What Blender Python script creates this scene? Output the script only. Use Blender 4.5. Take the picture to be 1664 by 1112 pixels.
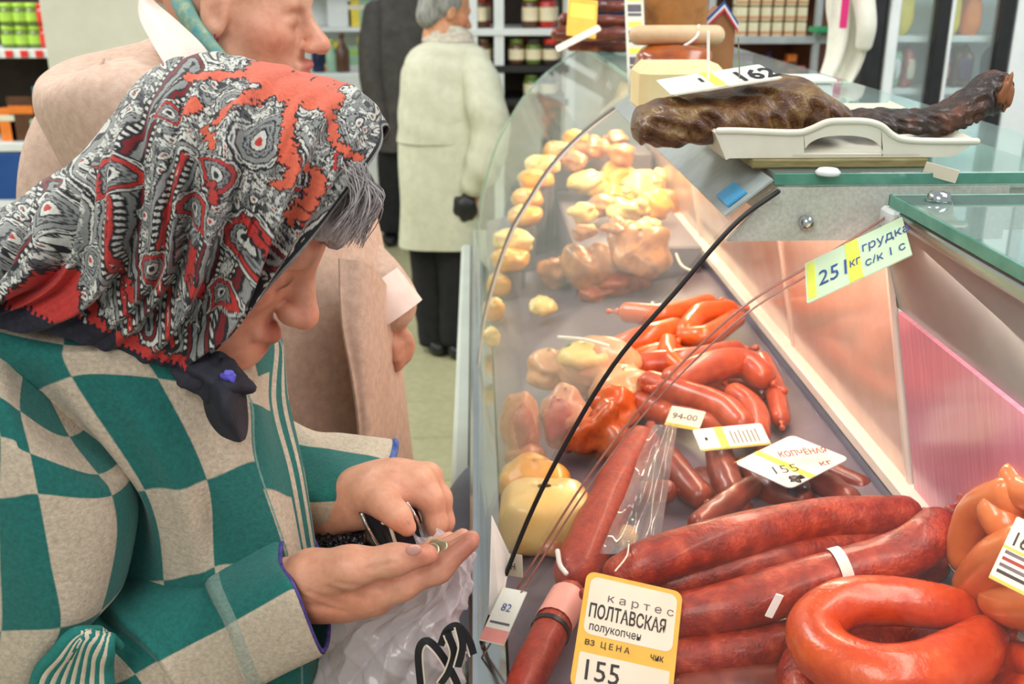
import bpy, bmesh, math, random
import numpy as np
from mathutils import Vector, Matrix
for o in list(bpy.data.objects): bpy.data.objects.remove(o)
SC = bpy.context.scene
COL = SC.collection
PI = math.pi
rnd = random.Random(7)
NR = np.random.RandomState(5)

# ---------------------------------------------------------------- camera
F_PX = 1700.0
PITCH = math.atan(606/1700.0); YAW = math.atan(.03435)
CAM = np.array([0.0, 0.0, 1.55])
c_f = np.array([math.sin(YAW)*math.cos(PITCH), math.cos(YAW)*math.cos(PITCH), -math.sin(PITCH)])
c_r = np.array([math.cos(YAW), -math.sin(YAW), 0.0])
c_u = np.cross(c_r, c_f)
cd = bpy.data.cameras.new('camera'); cam = bpy.data.objects.new('camera', cd); COL.objects.link(cam)
cd.sensor_width = 36; cd.lens = F_PX/1664*36; cd.clip_start = .02; cd.clip_end = 60
cam.matrix_world = Matrix(((c_r[0], c_u[0], -c_f[0], CAM[0]), (c_r[1], c_u[1], -c_f[1], CAM[1]), (c_r[2], c_u[2], -c_f[2], CAM[2]), (0, 0, 0, 1)))
cd.dof.use_dof = True; cd.dof.focus_distance = .93; cd.dof.aperture_fstop = 9
SC.camera = cam
# ---------------------------------------------------------------- exposure, world, lamps
vs = SC.view_settings
SC.display_settings.display_device = 'sRGB'
vs.view_transform = 'Standard'; vs.look = 'None'; vs.exposure = 0.0; vs.gamma = 1; vs.use_curve_mapping = False
SC.cycles.use_denoising = True
SC.cycles.max_bounces = 8; SC.cycles.transparent_max_bounces = 24; SC.cycles.transmission_bounces = 6
SC.cycles.caustics_reflective = False; SC.cycles.caustics_refractive = False
SC.cycles.sample_clamp_indirect = 6
wd = bpy.data.worlds.new('World'); SC.world = wd; wd.use_nodes = True
wd.node_tree.nodes['Background'].inputs[0].default_value = (.93, .98, 1.0, 1)
wd.node_tree.nodes['Background'].inputs[1].default_value = .50
def area(name, loc, target, size, power, color=(1, 1, 1), sy=None):
    l = bpy.data.lights.new(name, 'AREA'); l.energy = power; l.color = color; l.size = size
    if sy: l.shape = 'RECTANGLE'; l.size_y = sy
    o = bpy.data.objects.new(name, l); COL.objects.link(o); o.location = loc
    z = (Vector(loc)-Vector(target)).normalized(); y = Vector((0, 1, 0)); y = (y-z*y.dot(z)).normalized(); x = y.cross(z)   # long side along the aisle
    o.rotation_euler = Matrix((x, y, z)).transposed().to_euler()
    return o
area('ceiling_lamp_near', (-.7, -1.1, 2.9), (-.1, 1.0, 1.0), 1.0, 36, (1, .97, .92), 1.6)
area('ceiling_lamp_aisle', (-1.4, 2.3, 3.2), (-.7, 3.2, 0), .6, 62, (1, .98, .93), 2.0)
area('ceiling_lamp_back', (-4.2, 5.6, 3.2), (-1.2, 6.8, .8), 1.4, 120, (.97, 1, .98), 2)
area('ceiling_lamp_vendor', (1.5, 1.2, 3.2), (1.2, 2.8, .9), 1.0, 55, (.97, 1, 1), 2.2)
area('case_lamp_near', (.398, .62, 1.272), (.27, .66, .95), .035, 1.1, (1, .74, .64), .62)
area('case_lamp_mid', (.38, 1.42, 1.296), (.27, 1.43, .95), .03, 2.6, (1, .76, .6), .8)
area('case_lamp_far', (.38, 2.4, 1.296), (.24, 2.4, .95), .03, 5.5, (1, .86, .55), .9)

def ray(x, y):
    return c_f + c_r*((x-832)/F_PX) + c_u*((556-y)/F_PX)
def at(x, y, Y=None, Z=None, X=None, d=None):
    v = ray(x, y)
    t = d if d is not None else (Y/v[1] if Y is not None else ((Z-CAM[2])/v[2] if Z is not None else X/v[0]))
    return CAM+v*t
def proj(P):
    P = np.asarray(P, float)-CAM
    d = P@c_f
    return np.stack([832+F_PX*(P@c_r)/d, 556-F_PX*(P@c_u)/d], -1)

# ---------------------------------------------------------------- materials
def C(r, g, b):
    f = lambda c: (c/255/12.92) if c <= 10 else ((c/255+.055)/1.055)**2.4
    return (f(r), f(g), f(b), 1)
MATS = {}
class NT:
    def __init__(s, name):
        s.m = bpy.data.materials.new(name); s.m.use_nodes = True; s.t = s.m.node_tree; s.n = s.t.nodes
        s.b = s.n['Principled BSDF']; s.out = s.n['Material Output']
    def new(s, typ, **kw):
        n = s.n.new(typ)
        for k, v in kw.items():
            if k in n.inputs: n.inputs[k].default_value = v
            else: setattr(n, k, v)
        return n
    def link(s, a, b): s.t.links.new(a, b)
    def coord(s, kind='Object', scale=(1, 1, 1)):
        tc = s.new('ShaderNodeTexCoord'); mp = s.new('ShaderNodeMapping'); mp.inputs['Scale'].default_value = scale
        s.link(tc.outputs[kind], mp.inputs[0]); return mp.outputs[0]
    def noise(s, vec, scale, detail=4, rough=.55, dist=0):
        n = s.new('ShaderNodeTexNoise'); n.inputs['Scale'].default_value = scale; n.inputs['Detail'].default_value = detail
        n.inputs['Roughness'].default_value = rough; n.inputs['Distortion'].default_value = dist
        s.link(vec, n.inputs['Vector']); return n.outputs['Fac']
    def ramp(s, fac, stops, interp='LINEAR'):
        r = s.new('ShaderNodeValToRGB'); r.color_ramp.interpolation = interp
        e = r.color_ramp.elements
        while len(e) < len(stops): e.new(.5)
        for k, (p, c) in enumerate(stops): e[k].position = p; e[k].color = c
        s.link(fac, r.inputs[0]); return r.outputs[0]
    def bump(s, fac, strength, dist=.002):
        b = s.new('ShaderNodeBump'); b.inputs['Strength'].default_value = strength; b.inputs['Distance'].default_value = dist
        s.link(fac, b.inputs['Height']); s.link(b.outputs[0], s.b.inputs['Normal'])
def mk(name, c1, c2=None, scale=20, rough=.5, bump=0, bscale=None, bdist=.002, metal=0, coat=0, sss=0, stretch=(1, 1, 1), spec=.5, c3=None, dist=0, attr=None, sheen=0, lo=.35, hi=.65):
    t = NT(name); b = t.b
    vec = t.coord('Object', stretch)
    if attr:
        a = t.new('ShaderNodeVertexColor'); a.layer_name = attr
        if c2:
            f = t.noise(vec, scale, 5, .6); mx = t.new('ShaderNodeMix', data_type='RGBA', blend_type='MULTIPLY')
            mx.inputs[0].default_value = 1
            t.link(a.outputs[0], mx.inputs[6]); t.link(t.ramp(f, [(lo, c1), (hi, c2)]), mx.inputs[7]); t.link(mx.outputs[2], b.inputs['Base Color'])
        else: t.link(a.outputs[0], b.inputs['Base Color'])
    elif c2:
        f = t.noise(vec, scale, 5, .6, dist)
        st = [(lo, c1), (hi, c2)] if not c3 else [(lo-.05, c1), (.5, c2), (hi+.05, c3)]
        t.link(t.ramp(f, st), b.inputs['Base Color'])
    else: b.inputs['Base Color'].default_value = c1
    b.inputs['Roughness'].default_value = rough; b.inputs['Metallic'].default_value = metal
    b.inputs['Coat Weight'].default_value = coat; b.inputs['Coat Roughness'].default_value = .15
    b.inputs['Specular IOR Level'].default_value = spec
    if sheen: b.inputs['Sheen Weight'].default_value = sheen
    if sss:
        b.inputs['Subsurface Weight'].default_value = sss; b.inputs['Subsurface Radius'].default_value = (.012, .004, .002); b.inputs['Subsurface Scale'].default_value = 1
    if bump: t.bump(t.noise(vec, bscale or scale*3, 4, .6), bump, bdist)
    MATS[name] = t.m
    return t.m
def thin_glass(name, tint, haze=.04, refl=.5, hazecol=(.9, .95, .92, 1), base=.02):
    t = NT(name); t.n.remove(t.b)
    tr = t.new('ShaderNodeBsdfTransparent'); tr.inputs[0].default_value = tint
    gl = t.new('ShaderNodeBsdfGlossy'); gl.inputs['Roughness'].default_value = .03; gl.inputs[0].default_value = (1, 1, 1, 1)
    df = t.new('ShaderNodeBsdfDiffuse'); df.inputs[0].default_value = hazecol
    lw = t.new('ShaderNodeLayerWeight'); lw.inputs[0].default_value = .25
    mu = t.new('ShaderNodeMath', operation='MULTIPLY_ADD'); mu.inputs[1].default_value = refl; mu.inputs[2].default_value = base; mu.use_clamp = True
    t.link(lw.outputs['Fresnel'], mu.inputs[0])
    m1 = t.new('ShaderNodeMixShader'); m1.inputs[0].default_value = haze
    t.link(tr.outputs[0], m1.inputs[1]); t.link(df.outputs[0], m1.inputs[2])
    ge = t.new('ShaderNodeNewGeometry'); iv = t.new('ShaderNodeMath', operation='SUBTRACT'); iv.inputs[0].default_value = 1; t.link(ge.outputs['Backfacing'], iv.inputs[1])
    ml = t.new('ShaderNodeMath', operation='MULTIPLY'); t.link(mu.outputs[0], ml.inputs[0]); t.link(iv.outputs[0], ml.inputs[1])   # one reflection per pane, on the face towards the ray
    m2 = t.new('ShaderNodeMixShader'); t.link(ml.outputs[0], m2.inputs[0]); t.link(m1.outputs[0], m2.inputs[1]); t.link(gl.outputs[0], m2.inputs[2])
    t.link(m2.outputs[0], t.out.inputs[0]); MATS[name] = t.m
    return t.m

# ---------------------------------------------------------------- object helpers
WL = {}
def tag(o, label=None, cat=None, group=None, kind=None):
    if label: o['label'] = label
    if cat: o['category'] = cat
    if group: o['group'] = group
    if kind: o['kind'] = kind
    return o
def thing(name, label=None, cat=None, loc=(0, 0, 0), group=None, kind=None):
    o = bpy.data.objects.new(name, None); COL.objects.link(o); o.location = loc; o.empty_display_size = .05
    WL[o.name] = np.array(loc, float)
    return tag(o, label, cat, group, kind)
def mesh(name, V, F, mat, parent=None, smooth=True, label=None, cat=None, group=None, kind=None, cols=None, uv=None):
    V = np.asarray(V, float).reshape(-1, 3)
    base = np.array([(V[:, 0].min()+V[:, 0].max())/2, (V[:, 1].min()+V[:, 1].max())/2, V[:, 2].min()])
    off = WL[parent.name] if parent else np.zeros(3)
    me = bpy.data.meshes.new(name)
    L = V-base
    if isinstance(F, np.ndarray) and F.ndim == 2:
        n, k = F.shape
        me.vertices.add(len(L)); me.vertices.foreach_set('co', L.ravel())
        me.loops.add(n*k); me.loops.foreach_set('vertex_index', F.astype(np.int32).ravel())
        me.polygons.add(n); me.polygons.foreach_set('loop_start', np.arange(0, n*k, k, dtype=np.int32))
        me.update(calc_edges=True); me.validate()
    else:
        me.from_pydata(L.tolist(), [], [list(map(int, f)) for f in F]); me.update()
    if smooth: me.polygons.foreach_set('use_smooth', np.ones(len(me.polygons), bool))
    if cols is not None:
        ca = me.color_attributes.new('Col', 'FLOAT_COLOR', 'POINT')
        cc = np.ones((len(L), 4)); cc[:, :3] = np.asarray(cols)[:, :3]; ca.data.foreach_set('color', cc.ravel())
    for m in (mat if isinstance(mat, (list, tuple)) else [mat]): me.materials.append(m)
    o = bpy.data.objects.new(name, me); COL.objects.link(o)
    o.location = base-off
    if parent: o.parent = parent
    WL[o.name] = base
    return tag(o, label, cat, group, kind)
def copy_to(o, loc, rz=0, label=None, scale=None):
    r = o.copy(); COL.objects.link(r); r.location = loc; r.rotation_euler = (0, 0, rz)
    if scale: r.scale = (scale,)*3
    WL[r.name] = np.array(loc, float)
    if label: r['label'] = label
    for ch in o.children:
        c = ch.copy(); COL.objects.link(c); c.parent = r
        for g in ch.children:
            d = g.copy(); COL.objects.link(d); d.parent = c
    return r
class MB:
    def __init__(s): s.v = []; s.f = []
    def add(s, V, F):
        b = sum(len(x) for x in s.v); s.v.append(np.asarray(V, float).reshape(-1, 3)); s.f += [[int(i)+b for i in f] for f in F]; return s
    def box(s, lo, hi, bev=.002): return s.add(*cbox(lo, hi, bev))
    def build(s, name, mat, parent=None, smooth=False, **kw): return mesh(name, np.concatenate(s.v), s.f, mat, parent, smooth, **kw)
def hull(V):
    bm = bmesh.new()
    for v in V: bm.verts.new(v)
    bmesh.ops.convex_hull(bm, input=bm.verts)
    bm.verts.ensure_lookup_table(); bm.verts.index_update()
    vv = [tuple(v.co) for v in bm.verts]; ff = [[v.index for v in f.verts] for f in bm.faces]; bm.free()
    return np.array(vv), ff
def cbox(lo, hi, bev=.002, R=None):
    lo = np.array(lo, float); hi = np.array(hi, float); c = (lo+hi)/2; h = abs(hi-lo)/2; b = min(bev, h.min()*.45)
    V = []; idx = {}
    for sx in (-1, 1):
        for sy in (-1, 1):
            for sz in (-1, 1):
                for a in range(3):
                    p = np.array([sx*(h[0]-b), sy*(h[1]-b), sz*(h[2]-b)]); p[a] = (sx, sy, sz)[a]*h[a]
                    idx[(sx, sy, sz, a)] = len(V); V.append(p)
    F = []
    def quad(l):
        P = [V[i] for i in l]; n = np.cross(P[1]-P[0], P[2]-P[0])
        F.append(l if n@sum(P) > 0 else l[::-1])
    S4 = [(-1, -1), (1, -1), (1, 1), (-1, 1)]
    for a in range(3):
        for s in (-1, 1):
            l = []
            for (u, v) in S4:
                k = [0, 0, 0]; k[a] = s; k[(a+1) % 3] = u; k[(a+2) % 3] = v; l.append(idx[(*k, a)])
            quad(l)
        for (u, v) in S4:   # edges along axis a
            b1, b2 = (a+1) % 3, (a+2) % 3; l = []
            for (s, fa) in ((-1, b1), (1, b1), (1, b2), (-1, b2)):
                k = [0, 0, 0]; k[a] = s; k[b1] = u; k[b2] = v; l.append(idx[(*k, fa)])
            quad(l)
    for sx in (-1, 1):
        for sy in (-1, 1):
            for sz in (-1, 1): quad([idx[(sx, sy, sz, a)] for a in range(3)])
    V = np.array(V)
    if R is not None: V = V@np.asarray(R).T
    return V+c, F
def box(name, lo, hi, mat, parent=None, bev=.002, R=None, **kw):
    V, F = cbox(lo, hi, bev, R); return mesh(name, V, F, mat, parent, False, **kw)
def rz(a): c, s = math.cos(a), math.sin(a); return np.array([[c, -s, 0], [s, c, 0], [0, 0, 1.]])
def rx(a): c, s = math.cos(a), math.sin(a); return np.array([[1, 0, 0], [0, c, -s], [0, s, c]])
def ry(a): c, s = math.cos(a), math.sin(a); return np.array([[c, 0, s], [0, 1, 0], [-s, 0, c]])
def cr(P, n):
    """Catmull-Rom through P (m,k) -> n samples"""
    P = np.asarray(P, float); m = len(P)
    if m == 2:
        t = np.linspace(0, 1, n).reshape((-1,)+(1,)*(P.ndim-1)); return P[0]*(1-t)+P[1]*t
    Q = np.concatenate([[2*P[0]-P[1]], P, [2*P[-1]-P[-2]]])
    u = np.linspace(0, m-1-1e-9, n); i = u.astype(int); f = (u-i)
    f = f.reshape((-1,)+(1,)*(P.ndim-1))
    a, b, c, d = Q[i], Q[i+1], Q[i+2], Q[i+3]
    return .5*((2*b)+(-a+c)*f+(2*a-5*b+4*c-d)*f*f+(-a+3*b-3*c+d)*f**3)
def crper(P, n):
    P = np.asarray(P, float); m = len(P)
    u = np.linspace(0, m, n, endpoint=False); i = u.astype(int); f = (u-i).reshape((-1,)+(1,)*(P.ndim-1))
    a, b, c, d = P[(i-1) % m], P[i % m], P[(i+1) % m], P[(i+2) % m]
    return .5*((2*b)+(-a+c)*f+(2*a-5*b+4*c-d)*f*f+(-a+3*b-3*c+d)*f**3)
def gridF(nr, nc, wrap=False):
    i, j = np.meshgrid(np.arange(nr-1), np.arange(nc if wrap else nc-1), indexing='ij')
    j2 = (j+1) % nc
    return np.stack([i*nc+j, i*nc+j2, (i+1)*nc+j2, (i+1)*nc+j], -1).reshape(-1, 4)
def norm(v): v = np.asarray(v, float); return v/np.maximum(np.linalg.norm(v, axis=-1, keepdims=True), 1e-9)
def frames(P):
    T = norm(np.gradient(P, axis=0)); N = np.zeros_like(P)
    a = np.array([0, 0, 1.]) if abs(T[0][2]) < .9 else np.array([1., 0, 0])
    n = norm(a-T[0]*(a@T[0]))
    for k in range(len(P)):
        n = norm(n-T[k]*(n@T[k])); N[k] = n
    return T, N, np.cross(T, N)
def tubeVF(pts, r, n=None, seg=16, closed=False, cap='round', squash=1.0, jitter=0, jscale=6, seed=0):
    """swept tube, rounded ends. r scalar or list per control point"""
    pts = np.asarray(pts, float); m = len(pts)
    r = np.full(m, r) if np.isscalar(r) else np.asarray(r, float)
    L = np.linalg.norm(np.diff(pts, axis=0), axis=1).sum()
    n = n or int(np.clip(L/max(r.mean(), 1e-4)*2.5, 6, 60))
    if closed:
        P = crper(pts, n); rr = crper(r, n)
        P2 = np.concatenate([P[-2:], P, P[:2]]); T = norm(np.gradient(P2, axis=0))[2:-2]
        up = np.array([0, 0, 1.]); B = norm(np.cross(T, up)); N = np.cross(B, T)
    else:
        P = cr(pts, n); rr = cr(r, n); T, N, B = frames(P)
    if not closed and cap == 'round':
        a = np.linspace(0, PI/2, 5)[:-1]
        s0 = [(P[0]-T[0]*rr[0]*math.cos(x)*.9, rr[0]*max(math.sin(x), .02)) for x in a]
        s1 = [(P[-1]+T[-1]*rr[-1]*math.cos(x)*.9, rr[-1]*max(math.sin(x), .02)) for x in a[::-1]]
        P = np.concatenate([[p for p, _ in s0], P, [p for p, _ in s1]]); rr = np.concatenate([[q for _, q in s0], rr, [q for _, q in s1]])
        T = np.concatenate([[T[0]]*4, T, [T[-1]]*4]); N = np.concatenate([[N[0]]*4, N, [N[-1]]*4]); B = np.concatenate([[B[0]]*4, B, [B[-1]]*4])
    th = np.linspace(0, 2*PI, seg, endpoint=False)
    ca, sa = np.cos(th), np.sin(th)
    R = rr[:, None]*np.ones(seg)
    if jitter:
        g = np.random.RandomState(seed); u = np.linspace(0, 1, len(P))[:, None]
        for k in range(4):
            R *= 1+jitter*np.sin(2*PI*(g.rand()*jscale*u)+g.randint(0, 4)*th+g.rand()*6)/2
    V = P[:, None]+N[:, None]*(ca*R)[..., None]+B[:, None]*(sa*R*squash)[..., None]
    nr = len(P)
    V = V.reshape(-1, 3); F = gridF(nr, seg, True)
    if closed:
        j = np.arange(seg); j2 = (j+1) % seg
        F = np.concatenate([F, np.stack([(nr-1)*seg+j, (nr-1)*seg+j2, j2, j], -1)])
        return V, F
    Fl = F.tolist(); Fl.append(list(range(seg))[::-1]); Fl.append([(nr-1)*seg+k for k in range(seg)])
    return V, Fl
def tube(name, pts, r, mat, parent=None, **kw):
    keys = ('n', 'seg', 'closed', 'cap', 'squash', 'jitter', 'jscale', 'seed'); t = {k: kw.pop(k) for k in keys if k in kw}
    V, F = tubeVF(pts, r, **t); return mesh(name, V, F, mat, parent, **kw)
def lathe(prof, c, seg=20, axis=None):
    """prof [(r,z)...] around z at c; axis optional rotation matrix"""
    th = np.linspace(0, 2*PI, seg, endpoint=False)
    V = np.array([[(r*math.cos(t), r*math.sin(t), z) for t in th] for r, z in prof]).reshape(-1, 3)
    if axis is not None: V = V@np.asarray(axis).T
    F = gridF(len(prof), seg, True).tolist(); F.append(list(range(seg))[::-1]); F.append([(len(prof)-1)*seg+k for k in range(seg)])
    return V+np.asarray(c, float), F
def sheet(G, th):
    """thick sheet from a grid of points (nr,nc,3); th signed along normal"""
    nr, nc = G.shape[:2]
    du = np.gradient(G, axis=1); dv = np.gradient(G, axis=0); N = norm(np.cross(du, dv))
    V = np.concatenate([G.reshape(-1, 3), (G+N*th).reshape(-1, 3)])
    a = gridF(nr, nc); k = nr*nc
    b = a[:, ::-1]+k
    I = np.arange(k).reshape(nr, nc); A = V; rim = []; extra = []; n0 = len(V)
    for idx in (I[0], I[:, -1], I[-1][::-1], I[::-1, 0]):      # rim on vertices of its own, so that the faces stay smooth up to the edge
        m = len(idx); extra.append(np.concatenate([A[idx], A[idx+k]])); q = np.arange(m-1)+n0
        rim.append(np.stack([q+1, q+1+m, q+m, q], -1)); n0 += 2*m
    return np.concatenate([V]+extra), np.concatenate([a, b]+rim)
def slabpoly(poly, thick):
    """prism of a planar 3D polygon, extruded along its normal by thick"""
    P = np.asarray(poly, float); n = len(P)
    c = P.mean(0); nn = sum(np.cross(P[i]-c, P[(i+1) % n]-c) for i in range(n)); nn = nn/np.linalg.norm(nn)
    V = np.concatenate([P, P+nn*thick])
    F = [list(range(n))[::-1], [n+i for i in range(n)]]+[[i, (i+1) % n, n+(i+1) % n, n+i] for i in range(n)]
    return V, F
def rrect(w, h, r, k=5):
    pts = []
    for cx, cy, a0 in ((w/2-r, h/2-r, 0), (-w/2+r, h/2-r, 90), (-w/2+r, -h/2+r, 180), (w/2-r, -h/2+r, 270)):
        for i in range(k): a = math.radians(a0+90*i/(k-1)); pts.append((cx+r*math.cos(a), cy+r*math.sin(a)))
    return np.array(pts)
def textVF(body, size, O, ux, uy, align='LEFT', bold=0, sx=1.0):
    c = bpy.data.curves.new('t', 'FONT'); c.body = body; c.size = size; c.align_x = align; c.offset = bold*size*12; c.resolution_u = 2
    o = bpy.data.objects.new('t', c); COL.objects.link(o); bpy.context.view_layer.update()
    dg = bpy.context.evaluated_depsgraph_get(); e = o.evaluated_get(dg); me = e.to_mesh()
    V = np.array([v.co for v in me.vertices]).reshape(-1, 3); F = [list(p.vertices) for p in me.polygons]
    e.to_mesh_clear(); bpy.data.objects.remove(o); bpy.data.curves.remove(c)
    ux = norm(ux); uy = norm(uy); return np.asarray(O)+V[:, :1]*ux*sx+V[:, 1:2]*uy, F
def blob(c, rad, R=None, amp=.12, freq=2.2, seed=0, nu=28, nv=18, power=1.0):
    """lumpy ellipsoid"""
    g = np.random.RandomState(seed)
    ph = np.linspace(.03, PI-.03, nv)[:, None]; th = np.linspace(0, 2*PI, nu, endpoint=False)[None]
    D = np.stack([np.sin(ph)*np.cos(th), np.sin(ph)*np.sin(th), np.cos(ph)*np.ones_like(th)], -1)
    if power != 1.0: D = np.sign(D)*np.abs(D)**power
    s = np.ones(D.shape[:2])
    for k in range(7):
        w = g.randn(3)*freq*(1+.25*k); s = s+amp/(1+.3*k)*np.sin(D@w+g.rand()*6)
    V = (D*s[..., None]*np.asarray(rad, float)).reshape(-1, 3)
    if R is not None: V = V@np.asarray(R).T
    F = gridF(nv, nu, True).tolist(); F.append(list(range(nu))); F.append([(nv-1)*nu+k for k in range(nu)][::-1])
    F = [f[::-1] for f in F]
    return V+np.asarray(c, float), F
# ================================================================ SETTING
M_floor = mk('floor_vinyl', C(176, 172, 132), C(192, 188, 150), 30, .32, .05, 60, spec=.5)
M_grout = mk('floor_joint', C(128, 124, 96), C(140, 136, 104), 40, .7)
M_wall = mk('wall_paint', C(222, 222, 208), C(228, 228, 216), 8, .8, .04, 120)
M_pillar = mk('pillar_paint', C(212, 210, 190), C(220, 218, 200), 6, .75, .04, 90)
M_white = mk('white_metal', C(232, 236, 234), C(224, 229, 228), 12, .4)
M_cream = mk('cream_plastic', C(226, 220, 192), C(234, 229, 205), 25, .45)
M_blue = mk('blue_panel', C(26, 72, 142), C(34, 84, 152), 6, .5)
M_black = mk('black_paint', C(22, 22, 24), C(34, 34, 36), 20, .45)
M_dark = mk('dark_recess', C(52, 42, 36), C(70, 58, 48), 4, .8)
def flat(name, rgb, rough=.5, **k): return mk(name, C(*rgb), C(*[min(255, int(c*1.08+4)) for c in rgb]), 18, rough, **k)
floor = mesh('floor', *cbox((-5, -1.2, -.06), (3.4, 9.2, -.004), .001), M_grout, smooth=False, kind='structure')
tl = None
for iy in range(30):
    for ix in range(-8, 5):
        x0, y0 = -.33+ix*.33, -.6+iy*.33
        if tl is None:
            tl = box('tile', (x0, y0, -.005), (x0+.326, y0+.326, 0), M_floor, floor, .0015)
        else:
            c = tl.copy(); COL.objects.link(c); c.parent = floor
            c.location = Vector(((x0+.163), (y0+.163), -.005))-floor.location
def struct(name, lo, hi, m, bev=.004): return box(name, lo, hi, m, None, bev, kind='structure')
struct('wall_back', (-5, 8.9, 0), (3.4, 9.1, 3.3), M_wall)
struct('wall_left', (-5.1, -1.2, 0), (-4.95, 9.1, 3.3), M_wall)
a = at(72, 60, Y=5.6); b = at(247, 60, Y=5.6)
struct('wall_pillar', (a[0], 5.6, 0), (b[0], 6.1, 3.3), M_pillar)

# ---- goods prototypes
def jar_proto(name, body, lid, r, h, label, cat, group, loc, square=False):
    k = [(r*.9, 0), (r, .01), (r, h*.72), (r*.8, h*.8)]
    t = thing(name, label, cat, loc, group)
    V, F = lathe(k, loc, 12); bd = mesh('body', V, F, body, t)
    V, F = lathe([(r*.82, h*.79), (r*.86, h*.8), (r*.86, h*.98), (r*.8, h)], loc, 12); mesh('lid', V, F, lid, t)
    V, F = lathe([(r*1.012, h*.2), (r*1.012, h*.6)], loc, 12); mesh('paper_band', V, F[:-2], flat(name+'_band', (226, 214, 180)) if r < .05 else lid, t)
    return t
def row_of(proto, pts, label=None):
    out = [proto]
    for p in pts: out.append(copy_to(proto, p, rnd.random()*6, label))
    return out
M_jg = flat('green_lid', (158, 196, 66)); M_jr = flat('red_lid', (206, 52, 40)); M_jbrown = flat('brown_jar', (88, 58, 40), .25)
M_jgreen = flat('olive_jar', (92, 112, 48), .25); M_jred = flat('red_jar', (176, 44, 36), .25); M_jyel = flat('yellow_goods', (226, 204, 72))
M_teal = flat('teal_pack', (60, 122, 140)); M_orange = flat('orange_pack', (226, 122, 40)); M_cyan = flat('pale_green_pack', (150, 186, 160))

# ---- left shelf unit beyond the pink coat
YS = 6.6
def zz(y, Y): return at(770, y, Y=Y)[2]
def xx(x, Y, y=60): return at(x, y, Y=Y)[0]
shl = thing('shelf_unit', 'tall shelf of jars with red-striped edge left of the pale pillar', 'shelf', (xx(20, YS), YS+.2, 0))
x0, x1 = xx(-140, YS), xx(82, YS)
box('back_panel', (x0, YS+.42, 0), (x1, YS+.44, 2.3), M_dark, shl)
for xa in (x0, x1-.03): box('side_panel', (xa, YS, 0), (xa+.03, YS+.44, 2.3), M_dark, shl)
zb = [zz(78, YS), zz(228, YS), zz(318, YS)]
for k, z in enumerate(zb): box('shelf_board', (x0, YS-.03, z-.05), (x1+.02, YS+.42, z), M_white, shl)
M_redw = flat('red_strip', (214, 44, 38))
for k in range(9):
    xa = x0+k*(x1-x0)/9; box('price_strip', (xa, YS-.04, zb[0]-.045), (xa+(x1-x0)/9*.5, YS-.031, zb[0]-.005), M_redw, shl)
box('blue_front', (x0, YS-.03, zb[2]+.0), (x1, YS-.015, zb[1]-.06), M_blue, shl)
box('base_cabinet', (x0, YS-.06, 0), (x1, YS+.42, zb[2]-.06), M_white, shl)
for r_, (yy, lid, lab) in enumerate([(58, M_jg, 'green')]):
    pass
def pj(x, Y, z): return (xx(x, Y), Y+.1, z)
p = jar_proto('pickle_jar', M_jgreen, M_jg, .055, .13, 'small jar with a lime-green lid on the top board of the left shelf', 'jar', 'green-lidded jars on the left shelf', pj(6, YS, zb[0]))
p['label'] = 'lime-lidded jar, lower row, third from the red-lidded jars on the left shelf'
for (x, dz, lab) in [(28, 0, 'lower row, second from'), (50, 0, 'lower row, next to'), (8, .131, 'upper row, third from'), (30, .131, 'upper row, second from'), (50, .131, 'upper row, next to')]: copy_to(p, pj(x, YS, zb[0]+dz), rnd.random()*6, 'lime-lidded jar, '+lab+' the red-lidded jars on the left shelf')
p = jar_proto('sauce_jar', M_jred, M_jr, .055, .13, 'small jar with a red lid on the top board of the left shelf', 'jar', 'red-lidded jars on the left shelf', pj(67, YS, zb[0]))
p['label'] = 'lower of the two red-lidded jars on the left shelf'; copy_to(p, pj(67, YS, zb[0]+.131), 1.0, 'upper of the two red-lidded jars on the left shelf')
def carton(name, x, Y, z, w, h, d, m, label, cat='box', group=None, band=None):
    c = (xx(x, Y), Y+.06)
    t = thing(name, label, cat, (c[0], c[1]+d/2, z), group)
    box('carton_body', (c[0]-w/2, c[1], z), (c[0]+w/2, c[1]+d, z+h), m, t, .004)
    box('carton_flap', (c[0]-w*.48, c[1]-.003, z+h*.62), (c[0]+w*.48, c[1]+.002, z+h*.8), band or M_cream, t, .001)
    return t
carton('juice_carton', 42, YS, zb[1], .075, .33, .08, M_teal, 'taller blue-green carton on the second board of the left shelf')
carton('juice_carton', 62, YS, zb[1], .075, .36, .08, M_teal, 'blue-green carton nearest the pale pillar on the left shelf')
carton('tea_box', 8, YS, zb[1], .16, .27, .08, M_jbrown, 'brown box on the second board of the left shelf', band=M_orange)
carton('snack_box', -18, YS, zb[1], .10, .2, .08, M_orange, 'orange box at the far end of the left shelf')
carton('milk_carton', 30, YS-.08, zb[1], .07, .14, .06, M_cyan, 'small pale green carton in front of the blue-green cartons')

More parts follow.
